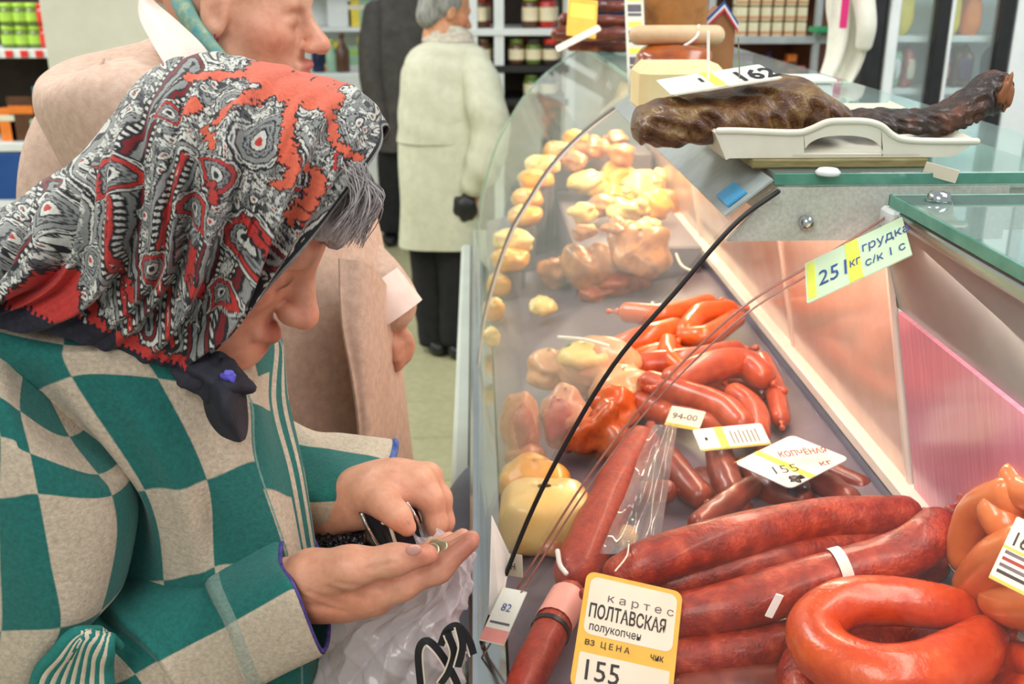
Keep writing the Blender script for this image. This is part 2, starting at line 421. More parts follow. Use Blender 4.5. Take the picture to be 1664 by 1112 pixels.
# ---- white counter and yellow goods beyond the pink-coated woman
YC = 7.6
cw = thing('sales_counter', 'white shop counter beyond the woman in the pink coat', 'counter', (xx(545, YC), YC+.3, 0))
box('counter_body', (xx(440, YC), YC, 0), (xx(640, YC), YC+.6, zz(150, YC)), M_white, cw, .01)
box('worktop', (xx(436, YC), YC-.05, zz(150, YC)), (xx(645, YC), YC+.62, zz(118, YC)), M_white, cw, .01)
shb = thing('wall_shelf', 'white wall shelf of yellow packets behind the dark-jacketed man', 'shelf', (xx(560, 8.3), 8.6, 0))
box('back_panel', (xx(460, 8.3), 8.7, 0), (xx(720, 8.3), 8.72, 2.2), M_white, shb)
for y in (112, 44, -20): box('shelf_board', (xx(460, 8.3), 8.25, zz(y, 8.3)-.03), (xx(720, 8.3), 8.7, zz(y, 8.3)), M_white, shb)
for k, (x, m, h) in enumerate([(548, M_jyel, .2), (570, M_cyan, .17), (588, M_jyel, .24), (606, M_jyel, .22)]):
    lab = ['yellow packet by the orange tub on the white wall shelf', 'pale green packet on the lower board of the wall shelf', 'tall yellow packet beside the dark jacket on the shelf', 'yellow packet half behind the dark jacket'][k]
    carton('snack_packet', x, 8.3, zz(112, 8.3), .09, h, .08, m, lab, 'packet', band=M_jg)
for k, (x, m) in enumerate([(575, M_jyel), (594, M_cyan)]):
    carton('snack_packet', x, 8.3, zz(44, 8.3), .09, .2, .08, m, ['yellow packet on the upper board of the wall shelf', 'pale packet beside the dark shoulder on the upper board'][k], 'packet')
carton('orange_tub', 522, YC+.02, zz(118, YC), .12, .06, .1, M_orange, 'orange tub on the white counter below the woman\'s chin', 'tub')
carton('sign_board', 552, 8.3, zz(44, 8.3), .18, .3, .02, M_white, 'white board standing on the wall shelf beside the woman\'s nose', 'board', band=M_white)
def bottle(name, x, Y, z, r, h, m, cap, label, group=None):
    loc = (xx(x, Y), Y+.1, z); t = thing(name, label, 'bottle', loc, group)
    V, F = lathe([(r*.9, 0), (r, .01), (r, h*.55), (r*.35, h*.75), (r*.33, h*.9)], loc, 12); mesh('body', V, F, m, t)
    V, F = lathe([(r*.4, h*.88), (r*.4, h)], loc, 12); mesh('cap', V, F, cap, t); return t
M_navy = flat('navy_bottle', (24, 34, 66), .3)
bottle('drink_bottle', 512, YC, zz(118, YC), .05, .3, M_navy, M_navy, 'navy bottle on the white counter beside the woman\'s mouth')
bottle('drink_bottle', 534, YC, zz(118, YC), .045, .22, M_cyan, M_jg, 'green-capped pale bottle on the white counter')
bottle('drink_bottle', 552, YC, zz(118, YC), .05, .27, M_jbrown, M_jbrown, 'brown bottle on the white counter')

# ---- white-posted rack of jars behind the man in the pale coat
YR = 5.6
rk = thing('jar_rack', 'white-posted rack of dark jars right of the man in the pale coat', 'rack', (xx(830, YR), YR+.2, 0))
x0, x1 = xx(764, YR), xx(925, YR)
for xp in (760, 803, 920): box('post', (xx(xp, YR), YR, 0), (xx(xp+16, YR), YR+.05, 2.2), M_white, rk)
zr = [zz(58, YR), zz(118, YR), zz(172, YR), zz(-40, YR)]
for z in zr: box('shelf_board', (x0, YR-.01, z-.0), (x1, YR+.42, z+.035), M_white if z == zr[0] else M_black, rk)
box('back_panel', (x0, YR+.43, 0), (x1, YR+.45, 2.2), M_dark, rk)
spec_ = [(M_jbrown, M_jr, 'dark jar with a red lid'), (M_jgreen, M_jr, 'olive jar with a red lid'), (M_jred, M_black, 'red jar with a black lid'), (M_jbrown, M_jg, 'dark jar with a green lid')]
ORD = ['first', 'second', 'third', 'fourth', 'fifth', 'sixth', 'seventh', 'eighth']
def rack_rows(z, specs, r, h, where, grp, x_off):
    protos = {}
    for dep in range(2):
        k = 0
        for x in range(778+x_off, 905, 28):
            if abs(x-811) < 27: continue
            bm_, lm, lab = specs[(k*3+dep*2+k//4) % 4]; k += 1
            loc = (xx(x+7*dep, YR), YR+.06+.1*dep, z)
            full = lab+', '+ORD[k-1]+' in the '+('front' if dep == 0 else 'back')+' row, '+where+' rack board'
            if lab in protos: copy_to(protos[lab], loc, rnd.random()*6, full)
            else: protos[lab] = jar_proto('preserve_jar', bm_, lm, r, h, full, 'jar', 'jars on the '+grp, loc)
rack_rows(zr[0]+.036, spec_, .042, .17, 'upper', 'upper rack', 0)
rack_rows(zr[1]+.036, [(M_jbrown, M_jbrown, 'brown jar with a brown lid'), (M_dark, M_jr, 'dark grey jar with a red lid'), (M_jgreen, M_dark, 'olive jar with a dark lid'), (M_jbrown, M_jgreen, 'brown jar with an olive lid')], .042, .13, 'second', 'second rack board', 6)
rack_rows(zr[2]+.036, [(M_dark, M_black, 'dark jar with a black lid'), (M_jbrown, M_black, 'brown jar with a black lid'), (M_dark, M_jbrown, 'dark jar with a brown lid'), (M_jgreen, M_jgreen, 'olive jar with an olive lid')], .042, .12, 'third', 'third rack board', 3)

# ---- shelf of small cream boxes behind the smoked meat
YB = 4.6
bs = thing('box_shelf', 'grey shelf of small cream boxes behind the smoked meat slab', 'shelf', (xx(1260, YB), YB+.2, 0))
x0, x1 = xx(1150, YB), xx(1368, YB)
zs = [zz(60, YB), zz(150, YB), zz(-35, YB)]
M_grey = flat('grey_metal', (178, 182, 184), .4)
for z in zs: box('shelf_board', (x0, YB-.02, z-.03), (x1, YB+.4, z), M_grey, bs)
for xp in (1150, 1322): box('post', (xx(xp, YB), YB-.02, 0), (xx(xp+9, YB), YB+.02, 2.1), M_grey, bs)
M_brownp = flat('brown_panel', (120, 72, 48))
box('end_panel', (xx(1332, YB), YB+.05, 0), (xx(1366, YB), YB+.4, 2.1), M_brownp, bs)
box('back_panel', (x0, YB+.41, 0), (x1, YB+.43, 2.1), M_brownp, bs)
M_creamb = flat('cream_box', (238, 226, 190)); M_bandb = flat('box_band', (204, 150, 110))
proto = None
for ix in range(6):
    for iz in range(3):
        loc = (xx(1206+ix*19.5, YB), YB+.06, zs[0]+.062*iz)
        lab = 'small cream box, '+['bottom', 'middle', 'top'][iz]+' row, '+ORD[ix]+' from the left on the grey shelf'
        if proto is None:
            proto = thing('cream_box', lab, 'box', loc, 'small cream boxes on the grey shelf')
            box('box_body', (loc[0]-.02, loc[1]-.04, loc[2]), (loc[0]+.02, loc[1]+.06, loc[2]+.056), M_creamb, proto, .002)
            box('printed_band', (loc[0]-.0205, loc[1]-.0405, loc[2]+.006), (loc[0]+.0205, loc[1]+.0, loc[2]+.02), M_bandb, proto, .0005)
        else: copy_to(proto, loc, 0, lab)
M_purple = flat('purple_box', (196, 140, 200)); M_dpurp = flat('dark_purple', (70, 44, 84)); M_pinkp = flat('pink_pack', (206, 120, 120))
carton('purple_carton', 1214, YB, zs[1], .10, .15, .1, M_purple, 'lilac carton under the shelf of cream boxes', band=M_white)
V, F = blob((xx(1256, YB), YB+.1, zs[1]+.075), (.045, .05, .08), amp=.08, seed=3); mesh('purple_bag', V, F, M_dpurp, label='dark purple bag beside the lilac carton', cat='bag')
for k, (x, h, m) in enumerate([(1281, .12, M_pinkp), (1298, .15, M_orange), (1314, .1, M_pinkp)]):
    carton('sweet_packet', x, YB, zs[1], .04, h, .06, m, ['pink packet next to the dark purple bag', 'orange packet between two pink packets', 'pink packet next to the grey shelf post'][k], 'packet', band=M_jbrown)
M_gtray = flat('green_tray', (40, 150, 96))
box('green_tray', (xx(1308, YB), YB-.15, zz(52, YB)), (xx(1362, YB), YB-.03, zz(43, YB)), M_gtray, None, .005, label='green tray on the end of the grey shelf', cat='tray')

# ---- display fridge
YF = 3.1
fr = thing('display_fridge', 'white upright display fridge with dark door posts behind the counter', 'fridge', (xx(1560, YF), YF+.3, 0))
fx = lambda x: xx(x, YF, 160)
M_frost = mk('fridge_interior', C(232, 244, 244), C(222, 238, 240), 5, .5)
x0, x1 = fx(1392), fx(1800)
box('left_side', (x0, YF-.02, .0), (fx(1424), YF+.26, 2.2), M_black, fr, .01)
box('back_panel', (fx(1424), YF+.24, 0), (x1, YF+.26, 2.2), M_frost, fr)
box('right_side', (x1-.04, YF, 0), (x1, YF+.26, 2.2), M_white, fr)
box('plinth', (fx(1424), YF, 0), (x1, YF+.25, .3), M_white, fr); box('top_panel', (fx(1424), YF, 2.12), (x1, YF+.25, 2.2), M_white, fr)
for k, (xa, xb, m) in enumerate([(1426, 1442, M_white), (1500, 1519, M_black), (1521, 1527, M_white), (1601, 1621, M_black), (1624, 1668, M_white), (1672, 1690, M_grey)]):
    box('door_post', (fx(xa), YF-.03, .3), (fx(xb), YF+.02, 2.12), m, fr, .004)
M_fg = thin_glass('fridge_glass', (.93, .97, .97, 1), .10, .4)
for (xa, xb) in ((1442, 1500), (1527, 1601)): box('door_pane', (fx(xa), YF-.005, .3), (fx(xb), YF+.003, 2.12), M_fg, fr, .0005)
zf = [zz(150, YF), zz(62, YF), zz(235, YF), zz(-20, YF)]
for z in zf: box('wire_shelf', (fx(1444), YF+.05, z-.018), (x1-.05, YF+.23, z), M_white, fr)
for k, (xa, xb) in enumerate([(1448, 1478), (1480, 1500), (1536, 1558), (1562, 1596), (1630, 1650)]):
    z = zf[0]; m = [M_cyan, M_pinkp, M_dpurp, M_jbrown, M_teal][k]
    t = thing('frozen_pack', ['pale green frozen pack left of the dark fridge post', 'pink frozen pack touching the dark fridge post', 'dark purple pack in the middle fridge bay', 'brown frozen pack right in the middle fridge bay', 'blue pack behind the white fridge frame'][k], 'packet', (fx((xa+xb)/2), YF+.13, z))
    V, F = blob((fx((xa+xb)/2), YF+.13, z+.055), ((fx(xb)-fx(xa))/2, .06, .06), amp=.06, seed=k, power=.6); mesh('pack', V, F, m, t)
    V, F = blob((fx((xa+xb)/2), YF+.075, z+.055), ((fx(xb)-fx(xa))/3, .012, .03), amp=.02, seed=k+9, power=.5); mesh('pack_front', V, F, [M_white, M_cream, M_pinkp, M_dpurp, M_cream][k], t)
for k, (xa, xb) in enumerate([(1455, 1490), (1540, 1565), (1568, 1598)]):
    z = zf[1]; t = thing('frozen_pack', ['yellow pack on the upper shelf in the left fridge bay', 'yellow pack on the upper shelf of the middle fridge bay', 'amber pack beside the right dark fridge post'][k], 'packet', (fx((xa+xb)/2), YF+.13, z))
    V, F = blob((fx((xa+xb)/2), YF+.13, z+.07), ((fx(xb)-fx(xa))/2, .06, .075), amp=.05, seed=k+20, power=.6); mesh('pack', V, F, [M_jyel, M_jyel, M_orange][k], t)
area('fridge_lamp', (fx(1470), YF+.1, 2.08), (fx(1530), YF+.3, 1.0), .4, 9, (.85, 1, 1), .1)

# ---- white coat hanging beside the fridge
hk = thing('hanging_coat', 'white work coat hanging beside the dark side of the fridge', 'coat', (xx(1370, 2.9), 2.9, zz(145, 2.9)))
pl = []
for i, (yl, xa, xb) in enumerate([(-60, 1362, 1392), (0, 1352, 1400), (50, 1350, 1404), (95, 1345, 1394), (140, 1328, 1376)]):
    pa, pb = at(xa, yl, Y=2.9), at(xb, yl, Y=2.9)
    pl.append([pa+(pb-pa)*t+np.array([0, .025*math.sin(9*t+i*.6), 0]) for t in np.linspace(0, 1, 9)])
G = cr(np.array(pl), 24); V, F = sheet(G, .012); mesh('coat_body', V, F, mk('white_cloth', C(228, 226, 208), C(236, 234, 220), 30, .85, .1, 80), hk)
V, F = tubeVF([at(1403, -10, Y=2.86), at(1408, 40, Y=2.85), at(1404, 72, Y=2.86)], [.028, .026, .022]); mesh('sleeve', V, F, MATS['white_cloth'], hk)
box('towel', at(1365, 46, Y=2.84), at(1381, -20, Y=2.85), flat('magenta_cloth', (206, 40, 112), .8), hk, .002)
box('hook', (xx(1372, 2.9), 2.91, zz(-80, 2.9)), (xx(1380, 2.9), 3.075, zz(-62, 2.9)), M_grey, hk)
# ================================================================ DISPLAY COUNTER
M_body = mk('counter_body', C(196, 204, 192), C(206, 214, 202), 8, .4)
M_fascia = mk('grey_fascia', C(176, 178, 168), C(196, 198, 188), 260, .42, .05, 300, spec=.4)
M_inner = mk('dark_inner', C(120, 124, 122), C(136, 140, 137), 10, .35)
M_deck = mk('steel_deck', C(112, 100, 112), C(130, 116, 126), 9, .32, spec=.6)
M_backp = mk('mirror_back', C(236, 208, 192), C(228, 186, 168), 9, .16, spec=.8, coat=.5)
M_rail = mk('white_rail', C(240, 226, 212), C(232, 214, 200), 14, .35)
M_pinkpanel = mk('pink_panel', C(226, 150, 172), C(214, 132, 158), 16, .25, spec=.6, stretch=(1, 12, .6), coat=.4)
M_glass = thin_glass('display_glass', (.965, .985, .975, 1), .04, .40)
M_nearglass = thin_glass('near_glass', (.98, .99, .985, 1), .005, .14, base=.008)
M_topglass = thin_glass('top_shelf_glass', (.72, .84, .80, 1), .16, .6, (.7, .82, .78, 1), .05)
M_edge = mk('glass_edge', C(70, 132, 112), C(92, 150, 130), 30, .15, spec=.7)
M_gasket = mk('black_gasket', C(16, 15, 15), C(26, 24, 24), 40, .4)
M_chrome = mk('chrome', C(210, 214, 214), C(196, 200, 202), 9, .12, metal=1)
M_bump = mk('slate_plastic', C(96, 102, 118), C(112, 116, 130), 10, .45)
ZB, ZT = .848, 1.350
PF = [(0, .848), (.014, .895), (.052, 1.004), (.09, 1.09), (.138, 1.178), (.194, 1.25), (.248, 1.318), (.288, 1.350)]
PG = [(0, .848), (.016, .958), (.056, 1.09), (.096, 1.165), (.136, 1.226), (.186, 1.278), (.238, 1.318), (.288, 1.350)]
PN = [(0, .848), (.058, .958), (.116, 1.061), (.178, 1.15), (.256, 1.234), (.328, 1.283), (.398, 1.331)]
XT_F, XT_N = .288, .398
dc = thing('display_counter', 'long curved-glass meat counter with chilled steel deck', 'counter', (.35, 1.5, 0))
def profile(xt, n=18, lean=.0):
    """front glass section (X,z) from its foot to its top edge, bulging outwards"""
    return cr(np.array(PF if xt < .35 else PN), n)
def section(y, xt, n=22):
    if xt > .35: return profile(xt, n)
    k = min(max((y-.98)/.85, 0), 1); return cr(np.array(PF), n)*(1-k)+cr(np.array(PG), n)*k
SEG = [(.18, .975, XT_N), (.985, 1.845, XT_F), (1.855, 2.9, XT_F)]
# base, plinth, bumper rail
b_ = MB(); b_.box((-.012, .15, .12), (.78, 2.93, .80), .01); b_.build('base_cabinet', M_body, dc)
box('plinth', (.05, .2, 0), (.74, 2.88, .12), M_black, dc)
box('bumper_rail', (-.045, 1.0, .70), (-.012, 2.95, .80), M_body, dc, .012)
box('glass_channel', (-.014, .15, .80), (.03, 2.93, ZB), M_chrome, dc, .004)
dk = np.array([(0.03, .885), (.47, .975)])
V, F = slabpoly([(0.028, .15, .875), (.028, 2.92, .875), (.485, 2.92, .965), (.485, .15, .965)], .018); mesh('deck', V, F, M_deck, dc, False)
def zdeck(X): return .878+(X-.028)*(.09/.457)
box('rear_cabinet', (.5, .15, .80), (.78, 2.93, .98), M_body, dc, .004)
# back wall: mirrored sliding doors, each a part, over a white rail
box('back_rail', (.468, .15, .985), (.492, 2.92, 1.003), M_rail, dc, .003)
def leaning(name, ya, yb, z0, z1, m, off=0.0, th=.006):
    xw = lambda z: .492-(z-1.0)*.215+off
    V, F = slabpoly([(xw(z0), ya, z0), (xw(z0), yb, z0), (xw(z1), yb, z1), (xw(z1), ya, z1)], -th); return mesh(name, V, F, m, dc, False)
for k, (ya, yb) in enumerate([(1.045, 1.50), (1.50, 2.2), (2.2, 2.91)]):
    leaning('sliding_door', ya, yb, 1.0, 1.297, M_backp, .002*(k % 2))
    leaning('door_edge', ya-.004, ya+.003, 1.0, 1.297, M_rail, -.003)
leaning('sliding_door', .15, 1.03, 1.0, 1.212, M_pinkpanel)
V, F = slabpoly([(.449, 1.0, 1.213), (.449, 1.17, 1.213), (.420, 1.17, 1.299), (.420, 1.0, 1.299)], -.004); mesh('upper_panel', V, F, M_inner, dc, False)
V, F = slabpoly([(.449, .15, 1.213), (.449, 1.0, 1.213), (.408, 1.0, 1.334), (.408, .15, 1.334)], -.004); mesh('upper_panel', V, F, M_inner, dc, False)
# canopy of the far bays and its end plate with a bolt
box('canopy', (.30, 1.012, 1.302), (.62, 2.92, 1.350), M_fascia, dc, .004)
V, F = slabpoly([(.245, 1.0, 1.298), (.52, 1.0, 1.298), (.52, 1.0, 1.351), (.292, 1.0, 1.351)], .006); ce_ = mesh('canopy_end', V, F, M_fascia, dc, False)
kb = at(1308, 360, Y=.994)
V, F = lathe([(.002, .012), (.006, .010), (.0075, .005), (.0068, 0)], kb, 16, rx(PI/2)); mesh('bolt', V, F, M_chrome, ce_)
V, F = slabpoly([(.240, .988, 1.325), (.240, 1.843, 1.325), (.284, 1.843, 1.3605), (.284, .988, 1.3605)], .002)
vl_ = mesh('valance', V, F, mk('valance_grey', C(150, 160, 158), C(164, 172, 170), 60, .4), dc, False)
V, F = slabpoly([(.2445, 1.0, 1.3325), (.2445, 1.05, 1.3325), (.262, 1.05, 1.3465), (.262, 1.0, 1.3465)], .0022); mesh('blue_sticker', V, F, mk('blue_sticker', C(60, 150, 200), C(80, 166, 212), 30, .4), vl_, False)
# glass top plates
gp = cbox((.288, 1.0, 1.353), (.66, 1.845, 1.364), .001); mesh('top_plate', *gp, M_topglass, dc, False)
gp = cbox((.288, 1.855, 1.353), (.66, 2.92, 1.364), .001); mesh('top_plate', *gp, M_topglass, dc, False)
gp = cbox((XT_N, .15, 1.336), (.80, .975, 1.347), .001); mesh('top_plate', *gp, M_topglass, dc, False)
box('plate_edge', (XT_N-.003, .15, 1.336), (XT_N, .977, 1.347), M_edge, dc, .0005)
box('plate_edge', (XT_N-.003, .975, 1.336), (.80, .9785, 1.347), M_edge, dc, .0005)
box('plate_edge', (.288, .996, 1.353), (.66, .9995, 1.364), M_edge, dc, .0005)
box('edge_rail', (XT_N-.002, .15, 1.320), (XT_N+.012, .975, 1.334), M_chrome, dc, .003)
box('hinge_block', (XT_N-.008, .955, 1.314), (XT_N+.03, .985, 1.335), M_white, dc, .003)
V, F = lathe([(.011, 0), (.012, .003), (.009, .008), (.003, .010)], at(1525, 327, Z=1.347), 18); mesh('plate_clamp', V, F, M_chrome, dc)
V, F = lathe([(.011, 0), (.012, .003), (.009, .006), (.003, .007)], at(1345, 284, Z=1.3645), 18); mesh('plate_clamp', V, F, M_white, dc)
# curved glass bays
for k, (ya, yb, xt) in enumerate(SEG):
    G = np.array([[(x, y, z) for (x, z) in section(y, xt)] for y in np.linspace(ya, yb, 5)])
    V, F = sheet(G, .005); mesh('front_glass', V, F, M_nearglass if k == 0 else M_glass, dc)
def seam(name, y, xt, r, m, off=0.0):
    P = section(y, xt, 26); V, F = tubeVF([(x+off, y, z) for x, z in P], r, n=40, seg=8); mesh(name, V, F, m, dc)
seam('gasket', .98, XT_F, .0026, M_gasket)
M_pinkedge = mk('tinted_edge', C(150, 92, 80), C(176, 118, 104), 40, .2, spec=.7)
seam('glass_edge', .970, XT_N, .0013, M_pinkedge); seam('glass_edge', .952, XT_N, .0011, M_pinkedge)
seam('gasket', 1.85, XT_F, .0032, mk('brown_gasket', C(60, 32, 22), C(84, 48, 30), 40, .4))
seam('glass_edge', 1.825, XT_F, .002, M_rail)
seam('glass_edge', 2.9, XT_F, .002, M_edge)
# end glass of the counter, far end
V, F = slabpoly([(0, 2.905, ZB)]+[(x, 2.905, z) for x, z in section(2.9, XT_F, 12)[1:]]+[(.49, 2.905, ZT), (.49, 2.905, ZB)], .005); mesh('end_glass', V, F, M_glass, dc, False)
# slate bumper cap
G = []
for (y, w, z0, z1) in [(1.0, .006, .55, .80), (1.06, .036, .53, .81), (1.2, .056, .52, .82), (1.36, .05, .52, .82), (1.47, .03, .54, .81), (1.53, .004, .56, .80)]:
    G.append([(-.012, y, z1), (-.012-w*.8, y, z1-.01), (-.012-w, y, z1-.05), (-.012-w, y, z0+.06), (-.012-w*.7, y, z0), (-.012, y, z0)])
G = np.array([cr(g, 16) for g in cr(np.array(G), 24)]); V, F = sheet(G, .004); mesh('bumper_cap', V, F, M_bump, dc)
box('bumper_seam', (-.070, 1.235, .55), (-.055, 1.24, .80), M_rail, dc, .001)
# ================================================================ SAUSAGES AND MEATS
def meatmat(name, a, b, c=None, scale=26, rough=.3, coat=.35, bump=.25, bscale=90, stretch=(1, 1, 1), sss=.0):
    return mk(name, C(*a), C(*b), scale, rough, bump, bscale, .0018, coat=coat, stretch=stretch, c3=C(*c) if c else None, sss=sss, spec=.5)
M_saus = meatmat('smoked_sausage', (116, 28, 15), (158, 44, 24), (200, 80, 48), 46, .32, .25, 1.0, 210)
M_ring = meatmat('ring_sausage', (186, 58, 18), (208, 76, 28), (226, 100, 44), 26, .25, .5, .55, 150)
M_wien = meatmat('wiener_skin', (206, 112, 56), (220, 128, 68), None, 20, .26, .5, .06, 120)
M_stick = meatmat('salami_casing', (146, 40, 24), (176, 58, 34), None, 90, .5, .12, .7, 260)
M_link = meatmat('link_sausage', (166, 58, 30), (204, 88, 50), None, 30, .33, .4, .25, 100)
M_linko = meatmat('orange_link', (206, 84, 30), (228, 112, 48), None, 24, .3, .45, .2, 90)
M_dklink = meatmat('dark_link', (112, 42, 32), (156, 70, 50), None, 26, .35, .4, .3, 90)
M_tie = flat('casing_tie', (170, 90, 60), .4)
def cord_end(parent, p, d, r, m):
    """tied nub at a sausage end"""
    d = norm(d); tube('tied_end', [p+d*r*.55, p+d*r*1.0, p+d*r*1.5], [r*.42, r*.16, r*.36], m, parent, n=8, seg=10)
def sausage(name, pts, rpx, m, label, cat='sausage', group=None, z=None, ends=True, seg=18, jit=.02, taper=True, rs=None, n=None):
    """pts: (px, py, z) triples; rpx: half thickness in photo pixels"""
    W = []
    for p in pts:
        w = at(p[0], p[1], Z=(p[2] if len(p) > 2 else z)); xm = .478-max(w[2]-1.0, 0)*.215-rpx*1.0/F_PX
        if w[0] > xm: w = at(p[0], p[1], X=xm)
        W.append(w)
    W = np.array(W)
    d = np.mean([(w-CAM)@c_f for w in W]); r = rpx*d/F_PX
    lo = W.min(0)
    t = thing(name, label, cat, (W[:, 0].mean(), W[:, 1].mean(), lo[2]-r), group)
    R = np.full(len(W), r) if rs is None else np.array(rs)*r
    if taper and rs is None: R[0] *= .9; R[-1] *= .9
    V, F = tubeVF(W, R, seg=seg, jitter=jit, seed=len(WL), n=n); cs = mesh('casing', V, F, m, t)
    if ends:
        for p, q in ((W[0], W[1]), (W[-1], W[-2])): cord_end(t, p+norm(p-q)*r*.55, p-q, r*.8, m)
    return t, W, r
# -- the big smoked coils on the near steel deck
sausage('smoked_sausage', [(1470, 838, 1.012), (1390, 842, 1.012), (1300, 850, 1.012), (1150, 884, 1.01), (1060, 912, 1.0), (1010, 937, .985)], 37, M_saus, 'long dark red smoked sausage lying topmost and farthest back on the near pile', group='big smoked sausages')
sausage('smoked_sausage', [(1450, 872, .99), (1300, 902, .986), (1180, 926, .98), (1085, 950, .965)], 32, M_saus, 'long smoked sausage wedged in the hollow behind the white-banded one', group='big smoked sausages', ends=False)
t3, W3, r3 = sausage('smoked_sausage', [(1522, 858, 1.04), (1500, 882, 1.03), (1440, 912, 1.012), (1310, 948, .994), (1200, 982, .978), (1105, 1000, .965)], 41, M_saus, 'long smoked sausage held by a white paper band', group='big smoked sausages')
sausage('smoked_sausage', [(1515, 918, .965), (1420, 950, .96), (1300, 985, .955)], 34, M_saus, 'smoked sausage below the white-banded one beside the wieners', group='big smoked sausages', ends=False)
sausage('smoked_sausage', [(1285, 1040, .945), (1190, 1058, .938), (1080, 1072, .932)], 37, M_saus, 'smoked sausage just right of the big price tag, second layer down', group='big smoked sausages')
sausage('smoked_sausage', [(1290, 1110, .918), (1200, 1112, .915), (1110, 1124, .912)], 36, M_dklink, 'darkest smoked sausage at the bottom of the pile beside the big price tag', group='big smoked sausages')
nub = at(1530, 826, Z=1.0)
V, F = blob(nub, (.013, .013, .012), amp=.05, seed=4); mesh('sausage_stub', V, F, M_saus, label='small round sausage stub tied off above the long coils', cat='sausage')
# white paper band around the third sausage, and a paper stub
def band_on(W, r, f, width, a0, a1, m, parent, name='paper_band'):
    """strip wrapped round a sausage; angles from the side that faces the shopper"""
    P = cr(W, 80); k = int(f*79); T, _, _ = frames(P); e1 = CAM-P[k]; e1 = norm(e1-T[k]*(e1@T[k])); e2 = np.cross(T[k], e1)
    rows = [[P[k]+T[k]*s+(e1*math.cos(a)+e2*math.sin(a))*r*1.05 for a in np.linspace(a0, a1, 18)] for s in (-width/2, 0, width/2)]
    V, F = sheet(np.array(rows), .0006); return mesh(name, V, F, m, parent)
M_paper = mk('paper', C(240, 236, 226), C(247, 244, 236), 30, .7)
band_on(W3, r3, .52, .011, -1.5, 1.5, M_paper, t3)
P_ = at(1258, 985, Z=1.03); box('paper_stub', P_-np.array([.0035, .001, .012]), P_+np.array([.0035, .001, .012]), M_paper, t3, .0005, ry(.35))
# -- krakow style ring
ringpts = [(1590, 1000, 1.0), (1520, 984, 1.015), (1440, 976, 1.015), (1365, 984, 1.01), (1325, 1020, 1.0), (1345, 1066, .995), (1420, 1100, .995), (1500, 1098, .998), (1565, 1070, 1.0), (1600, 1038, 1.0)]
rt, RW, rr_ = sausage('ring_sausage', ringpts, 44, M_ring, 'glossy orange-red ring sausage in front of the long smoked ones', rs=[.72, .86, .95, 1, 1.06, 1.12, 1.18, 1.2, 1.15, .9], ends=False, n=60, seg=24)
for (x, y) in ((1632, 1002), (1636, 1030)):
    V, F = blob(at(x, y, Z=.995), (.014, .012, .011), amp=.06, seed=x); mesh('tied_end', V, F, M_ring, rt)
tube('casing_tie', [at(1604, 1000, Z=1.005), at(1612, 1003, Z=1.006), at(1618, 1004, Z=1.0)], [.012, .007, .008], M_tie, rt)
ring2 = [(1570, 1060, .955), (1480, 1040, .955), (1385, 1050, .955), (1310, 1085, .95), (1320, 1150, .945), (1440, 1190, .945), (1560, 1170, .945)]
sausage('ring_sausage', ring2, 42, M_saus, 'darker ring sausage lying under the glossy orange-red ring', ends=False, n=50)
for k, (pp, lab) in enumerate([([(1600, 1090, .965), (1650, 1072, .97), (1690, 1080, .97)], 'short orange-red link by the right tip of the ring'), ([(1560, 1125, .95), (1630, 1115, .955), (1690, 1130, .955)], 'orange-red link at the lower edge beside the ring sausage'), ([(1640, 985, .955), (1690, 1010, .955)], 'small orange-red link between ring and wieners')]):
    sausage('short_link', pp, [30, 36, 22][k], M_ring, lab)
# -- wieners
for k, (pp, r, lab) in enumerate([
    ([(1648, 805, .985), (1600, 826, .985), (1578, 868, .983), (1572, 905, .98)], 36, 'curved orange wiener at the far left of the wiener heap'),
    ([(1622, 832, 1.03), (1634, 852, 1.03)], 36, 'short round wiener end on top of the wiener heap'),
    ([(1668, 890, 1.015), (1625, 914, 1.012), (1588, 952, 1.0)], 44, 'fat shiny wiener in front of the round wiener end'),
    ([(1700, 810, 1.01), (1668, 800, 1.0), (1650, 775, 1.0)], 30, 'wiener at the back of the heap against the pink panel'),
    ([(1700, 985, .985), (1660, 985, .98), (1625, 975, .975)], 40, 'wiener half under the slanted price tag')]):
    sausage('wiener', pp, r, M_wien, lab, 'sausage', 'orange wieners', ends=False, jit=.01, rs=[.93]+[1]*(len(pp)-2)+[.93], seg=20)
# -- upright salami sticks
st, SW, sr = sausage('salami_stick', [(1042, 722, .955), (1010, 780, .945), (965, 870, .935), (935, 930, .925)], 38, M_stick, 'long brick-red salami stick lying lengthwise left of the plastic bag', ends=True)
st2, SW2, sr2 = sausage('salami_stick', [(926, 968, .925), (900, 1015, .922), (868, 1082, .915), (845, 1130, .91)], 31, M_stick, 'dark red salami stick with a pink wrapper end by the big price tag', ends=True)
band_on(SW2, sr2, .2, .045, -PI, PI, flat('pink_wrapper', (232, 160, 146), .4), st2, 'pink_wrapper')
band_on(SW2, sr2, .40, .006, -PI, PI, M_black, st2, 'dark_clip')
